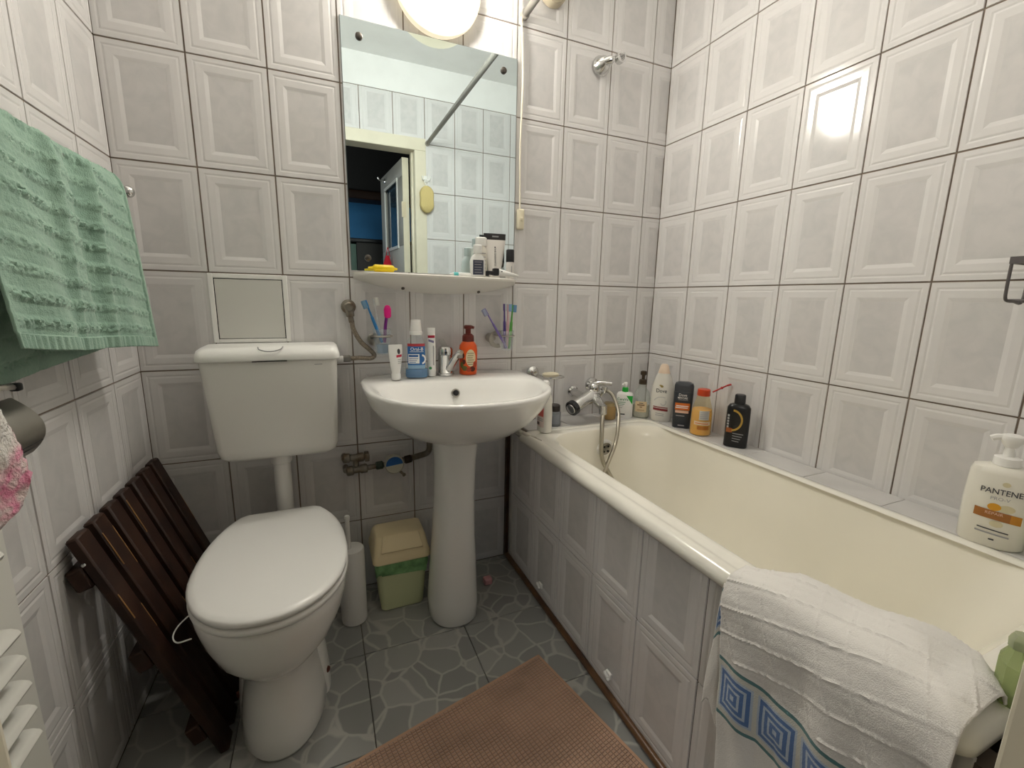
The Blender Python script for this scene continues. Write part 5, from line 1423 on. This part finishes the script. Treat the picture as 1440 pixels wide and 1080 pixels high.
# pink and white fluffy towel over the radiator
def fluff_mat():
    M = mat('fluffy_pink', (0.62, 0.58, 0.54), 1.0, bump=0.8, bscale=260, sheen=0.4, spec=0.1)
    nt = M.node_tree
    b = nt.nodes['Principled BSDF']
    uv = N(nt, 'ShaderNodeUVMap')
    uv.uv_map = 'UVMap'
    sp_ = N(nt, 'ShaderNodeSeparateXYZ')
    nt.links.new(uv.outputs[0], sp_.inputs[0])
    tc = N(nt, 'ShaderNodeTexCoord')
    n = N(nt, 'ShaderNodeTexNoise')
    n.inputs['Scale'].default_value = 16
    nt.links.new(tc.outputs['Object'], n.inputs['Vector'])
    e = M_(nt, 'SUBTRACT', M_(nt, 'ADD', 0.062, M_(nt, 'MULTIPLY', M_(nt, 'SUBTRACT', n.outputs['Fac'], 0.5), 0.07)), sp_.outputs[1])
    rp = N(nt, 'ShaderNodeMapRange')
    rp.inputs[1].default_value = -0.008
    rp.inputs[2].default_value = 0.012
    nt.links.new(e, rp.inputs[0])
    n2 = N(nt, 'ShaderNodeTexNoise')
    n2.inputs['Scale'].default_value = 45
    nt.links.new(tc.outputs['Object'], n2.inputs['Vector'])
    r2 = N(nt, 'ShaderNodeMapRange')
    r2.inputs[1].default_value = 0.42
    r2.inputs[2].default_value = 0.60
    nt.links.new(n2.outputs['Fac'], r2.inputs[0])
    pk = N(nt, 'ShaderNodeMix', data_type='RGBA')
    pk.inputs['A'].default_value = (0.80, 0.27, 0.42, 1)
    pk.inputs['B'].default_value = (0.80, 0.64, 0.63, 1)
    nt.links.new(r2.outputs[0], pk.inputs['Factor'])
    mx = N(nt, 'ShaderNodeMix', data_type='RGBA')
    mx.inputs['A'].default_value = (0.74, 0.71, 0.67, 1)
    nt.links.new(pk.outputs['Result'], mx.inputs['B'])
    nt.links.new(rp.outputs[0], mx.inputs['Factor'])
    nt.links.new(mx.outputs['Result'], b.inputs['Base Color'])
    return M
def ppath(u):
    y0 = -1.004-0.27*u
    y = y0-0.04
    rnd_ = 0.045*math.exp(-u/0.05)
    return [(0.045, y, 1.0), (0.05, y, 1.15), (0.062, y, 1.215), (0.085, y, 1.228), (0.125, y, 1.215), (0.155, y, 1.16), (0.175+0.006*math.sin(u*14), y0-0.022, 1.05), (0.185+0.008*math.sin(u*12+1), y0-0.006, 0.96), (0.19+0.008*math.sin(u*13+2), y0+0.004, 0.858+rnd_)]
pt = single('fluffy_towel', sheet(ppath, 70, 150, lambda u, s, Lt: -0.003*terry((u*0.27, s, 0), 50)-0.003*terry((u*0.27, s, 4), 150)), fluff_mat(), 'white and pink fluffy towel hanging over the radiator at the left edge', 'towel', (0.12, -1.14, 1.2))
thicken(pt, 0.016)

# radiator
ra = thing('towel_radiator', 'white tube radiator on the left wall beside the door, behind the fluffy towel', 'radiator', (0.05, -1.15, 0.1))
RW = mat('radiator_white', (0.66, 0.655, 0.61), 0.35)
part('post', box(0.055, 0.095, -0.935, -0.842, 0.12, 1.195, 0.013, 1), RW, ra, world=True, ang=20)
part('post', box(0.055, 0.095, -1.43, -1.34, 0.12, 1.195, 0.013, 1), RW, ra, world=True, ang=20)
for z in (0.20, 0.238, 0.276, 0.314, 0.352, 0.514, 0.552, 0.590, 0.628, 0.666, 0.776, 0.814, 0.852, 0.89, 0.928, 1.05, 1.09, 1.13):
    part('tube', tf(rod((0, -0.917, 0), (0, -1.37, 0), 0.0115, 12), Matrix.Translation((0.110, 0, z)) @ Matrix.Diagonal((1.5, 1, 0.82, 1))), RW, ra, world=True)
for y in (-0.89, -1.385):
    for z in (0.3, 1.1):
        part('wall_bracket', rod((0.004, y, z), (0.058, y, z), 0.012, 12), RW, ra, world=True)
gs = thing('green_stick', 'bright green rounded plastic stick top beside the radiator at the lower left corner', 'stick', (0.150, -0.936, 0))
GP = mat('bright_green', (0.02, 0.42, 0.03), 0.4)
part('handle', lathe([(0.05, 0.009), (0.40, 0.009), (0.415, 0.014), (0.436, 0.015), (0.445, 0.011), (0.448, 0.004)], 18), GP, gs)
part('cup', lathe([(0.0, 0.045), (0.004, 0.047), (0.03, 0.044), (0.05, 0.03), (0.06, 0.012)], 24), mat('dark_rubber', (0.05, 0.05, 0.05), 0.6), gs)

# toilet paper holder and bracket above it
th = thing('toilet_paper_holder', 'curved brushed steel toilet paper holder on the left wall under the green towel', 'paper holder', (0.003, -0.77, 0.90))
cov = []
for i in range(15):
    t_ = i/14
    a = PI*(0.62-0.86*t_)
    cov.append((0.012+0.063*max(0.0, math.cos(a*0.98)) if False else 0.010+0.066*math.sin(PI*min(1, 0.16+0.60*t_)), 0.928-0.092*t_))
def cover_ring(y):
    outer = [(x, y, z) for x, z in cov]
    inner = [(x-0.0035, y, z) for x, z in reversed(cov)]
    return outer+inner
part('cover', loft([cover_ring(-0.674), cover_ring(-0.677), cover_ring(-0.802), cover_ring(-0.805)]), STEEL, th, world=True, ang=30)
for z, gx in ((0.848, 0.0640), (0.856, 0.0688)):
    part('groove', box(gx, gx+0.0026, -0.803, -0.676, z, z+0.0018), DARK, th, world=True)
part('back_plate', box(0.003, 0.008, -0.80, -0.68, 0.87, 0.935, 0.002), STEEL, th, world=True)
part('hinge', rod((0.014, -0.677, 0.926), (0.014, -0.802, 0.926), 0.006, 12), CHROME, th, world=True)
part('paper_roll', join(rod((0.036, -0.69, 0.872), (0.036, -0.79, 0.872), 0.026, 24)), WHITE, th, world=True)
bkt = thing('wall_hook', 'small dark chrome hook on the left wall above the paper holder', 'hook', (0.003, -0.765, 0.985))
part('plate', axis_lathe((0.003, -0.722, 0.956), (0.1, -0.722, 0.956), [(0, 0.016), (0.004, 0.016), (0.007, 0.009)], 16), STEEL, bkt, world=True)
part('prong', tube([(0.008, -0.722, 0.956), (0.035, -0.716, 0.952), (0.046, -0.698, 0.949), (0.050, -0.680, 0.946)], 0.005, 8), STEEL, bkt, world=True)
part('tip', box(0.044, 0.057, -0.683, -0.669, 0.939, 0.952, 0.003), DARK, bkt, world=True)

# hanging basket on the right wall
cd = thing('shower_caddy', 'grey wire shower caddy on the right wall at the picture edge', 'caddy', (XR, -1.32, 1.2))
CG = mat('caddy_grey', (0.12, 0.11, 0.11), 0.4, 0.2)
part('rim', tf(loft([[(x*q, y*q2, z) for z, q, q2 in ((-0.007, 1, 1), (0.007, 1, 1), (0.007, 0.9, 0.96), (-0.007, 0.9, 0.96))] for x, y in ((-0.045, -0.14), (0.045, -0.14), (0.045, 0.14), (-0.045, 0.14), (-0.045, -0.14))], False, False), Matrix.Translation((XR-0.047, -1.303, 1.196))), CG, cd, world=True, smooth=False)
for y in (-1.166, -1.258, -1.348, -1.441):
    part('wire', tube([(XR-0.089, y, 1.19), (XR-0.087, y, 1.14), (XR-0.080, y, 1.117), (XR-0.045, y, 1.114), (XR-0.006, y, 1.116), (XR-0.004, y, 1.19)], 0.003, 8, 5), CG, cd, world=True)
part('wire', join(rod((XR-0.078, -1.166, 1.1155), (XR-0.078, -1.441, 1.1155), 0.003, 8), rod((XR-0.02, -1.166, 1.1145), (XR-0.02, -1.441, 1.1145), 0.003, 8)), CG, cd, world=True)
b = Bottle('tonic_bottle', 'white bottle with a blue label inside the wire caddy at the right edge', 'bottle', (XR-0.046, -1.214, 1.119), [(0, 0.028), (0.003, 0.031), (0.085, 0.031), (0.10, 0.022), (0.105, 0.014)], mat('tonic_white', (0.66, 0.66, 0.46), 0.35), facing(1.84, -1.23))
b.cap('cap', [(0.104, 0.016), (0.13, 0.015), (0.133, 0.012)], mat('ivory_cap', (0.75, 0.72, 0.55), 0.4))
b.rect(-0.029, 0.0, 0.035, 0.065, mat('tonic_blue', (0.03, 0.06, 0.28), 0.4))
b.rect(-0.028, 0.02, 0.012, 0.032, mat('tonic_teal', (0.3, 0.42, 0.42), 0.5), 'band')
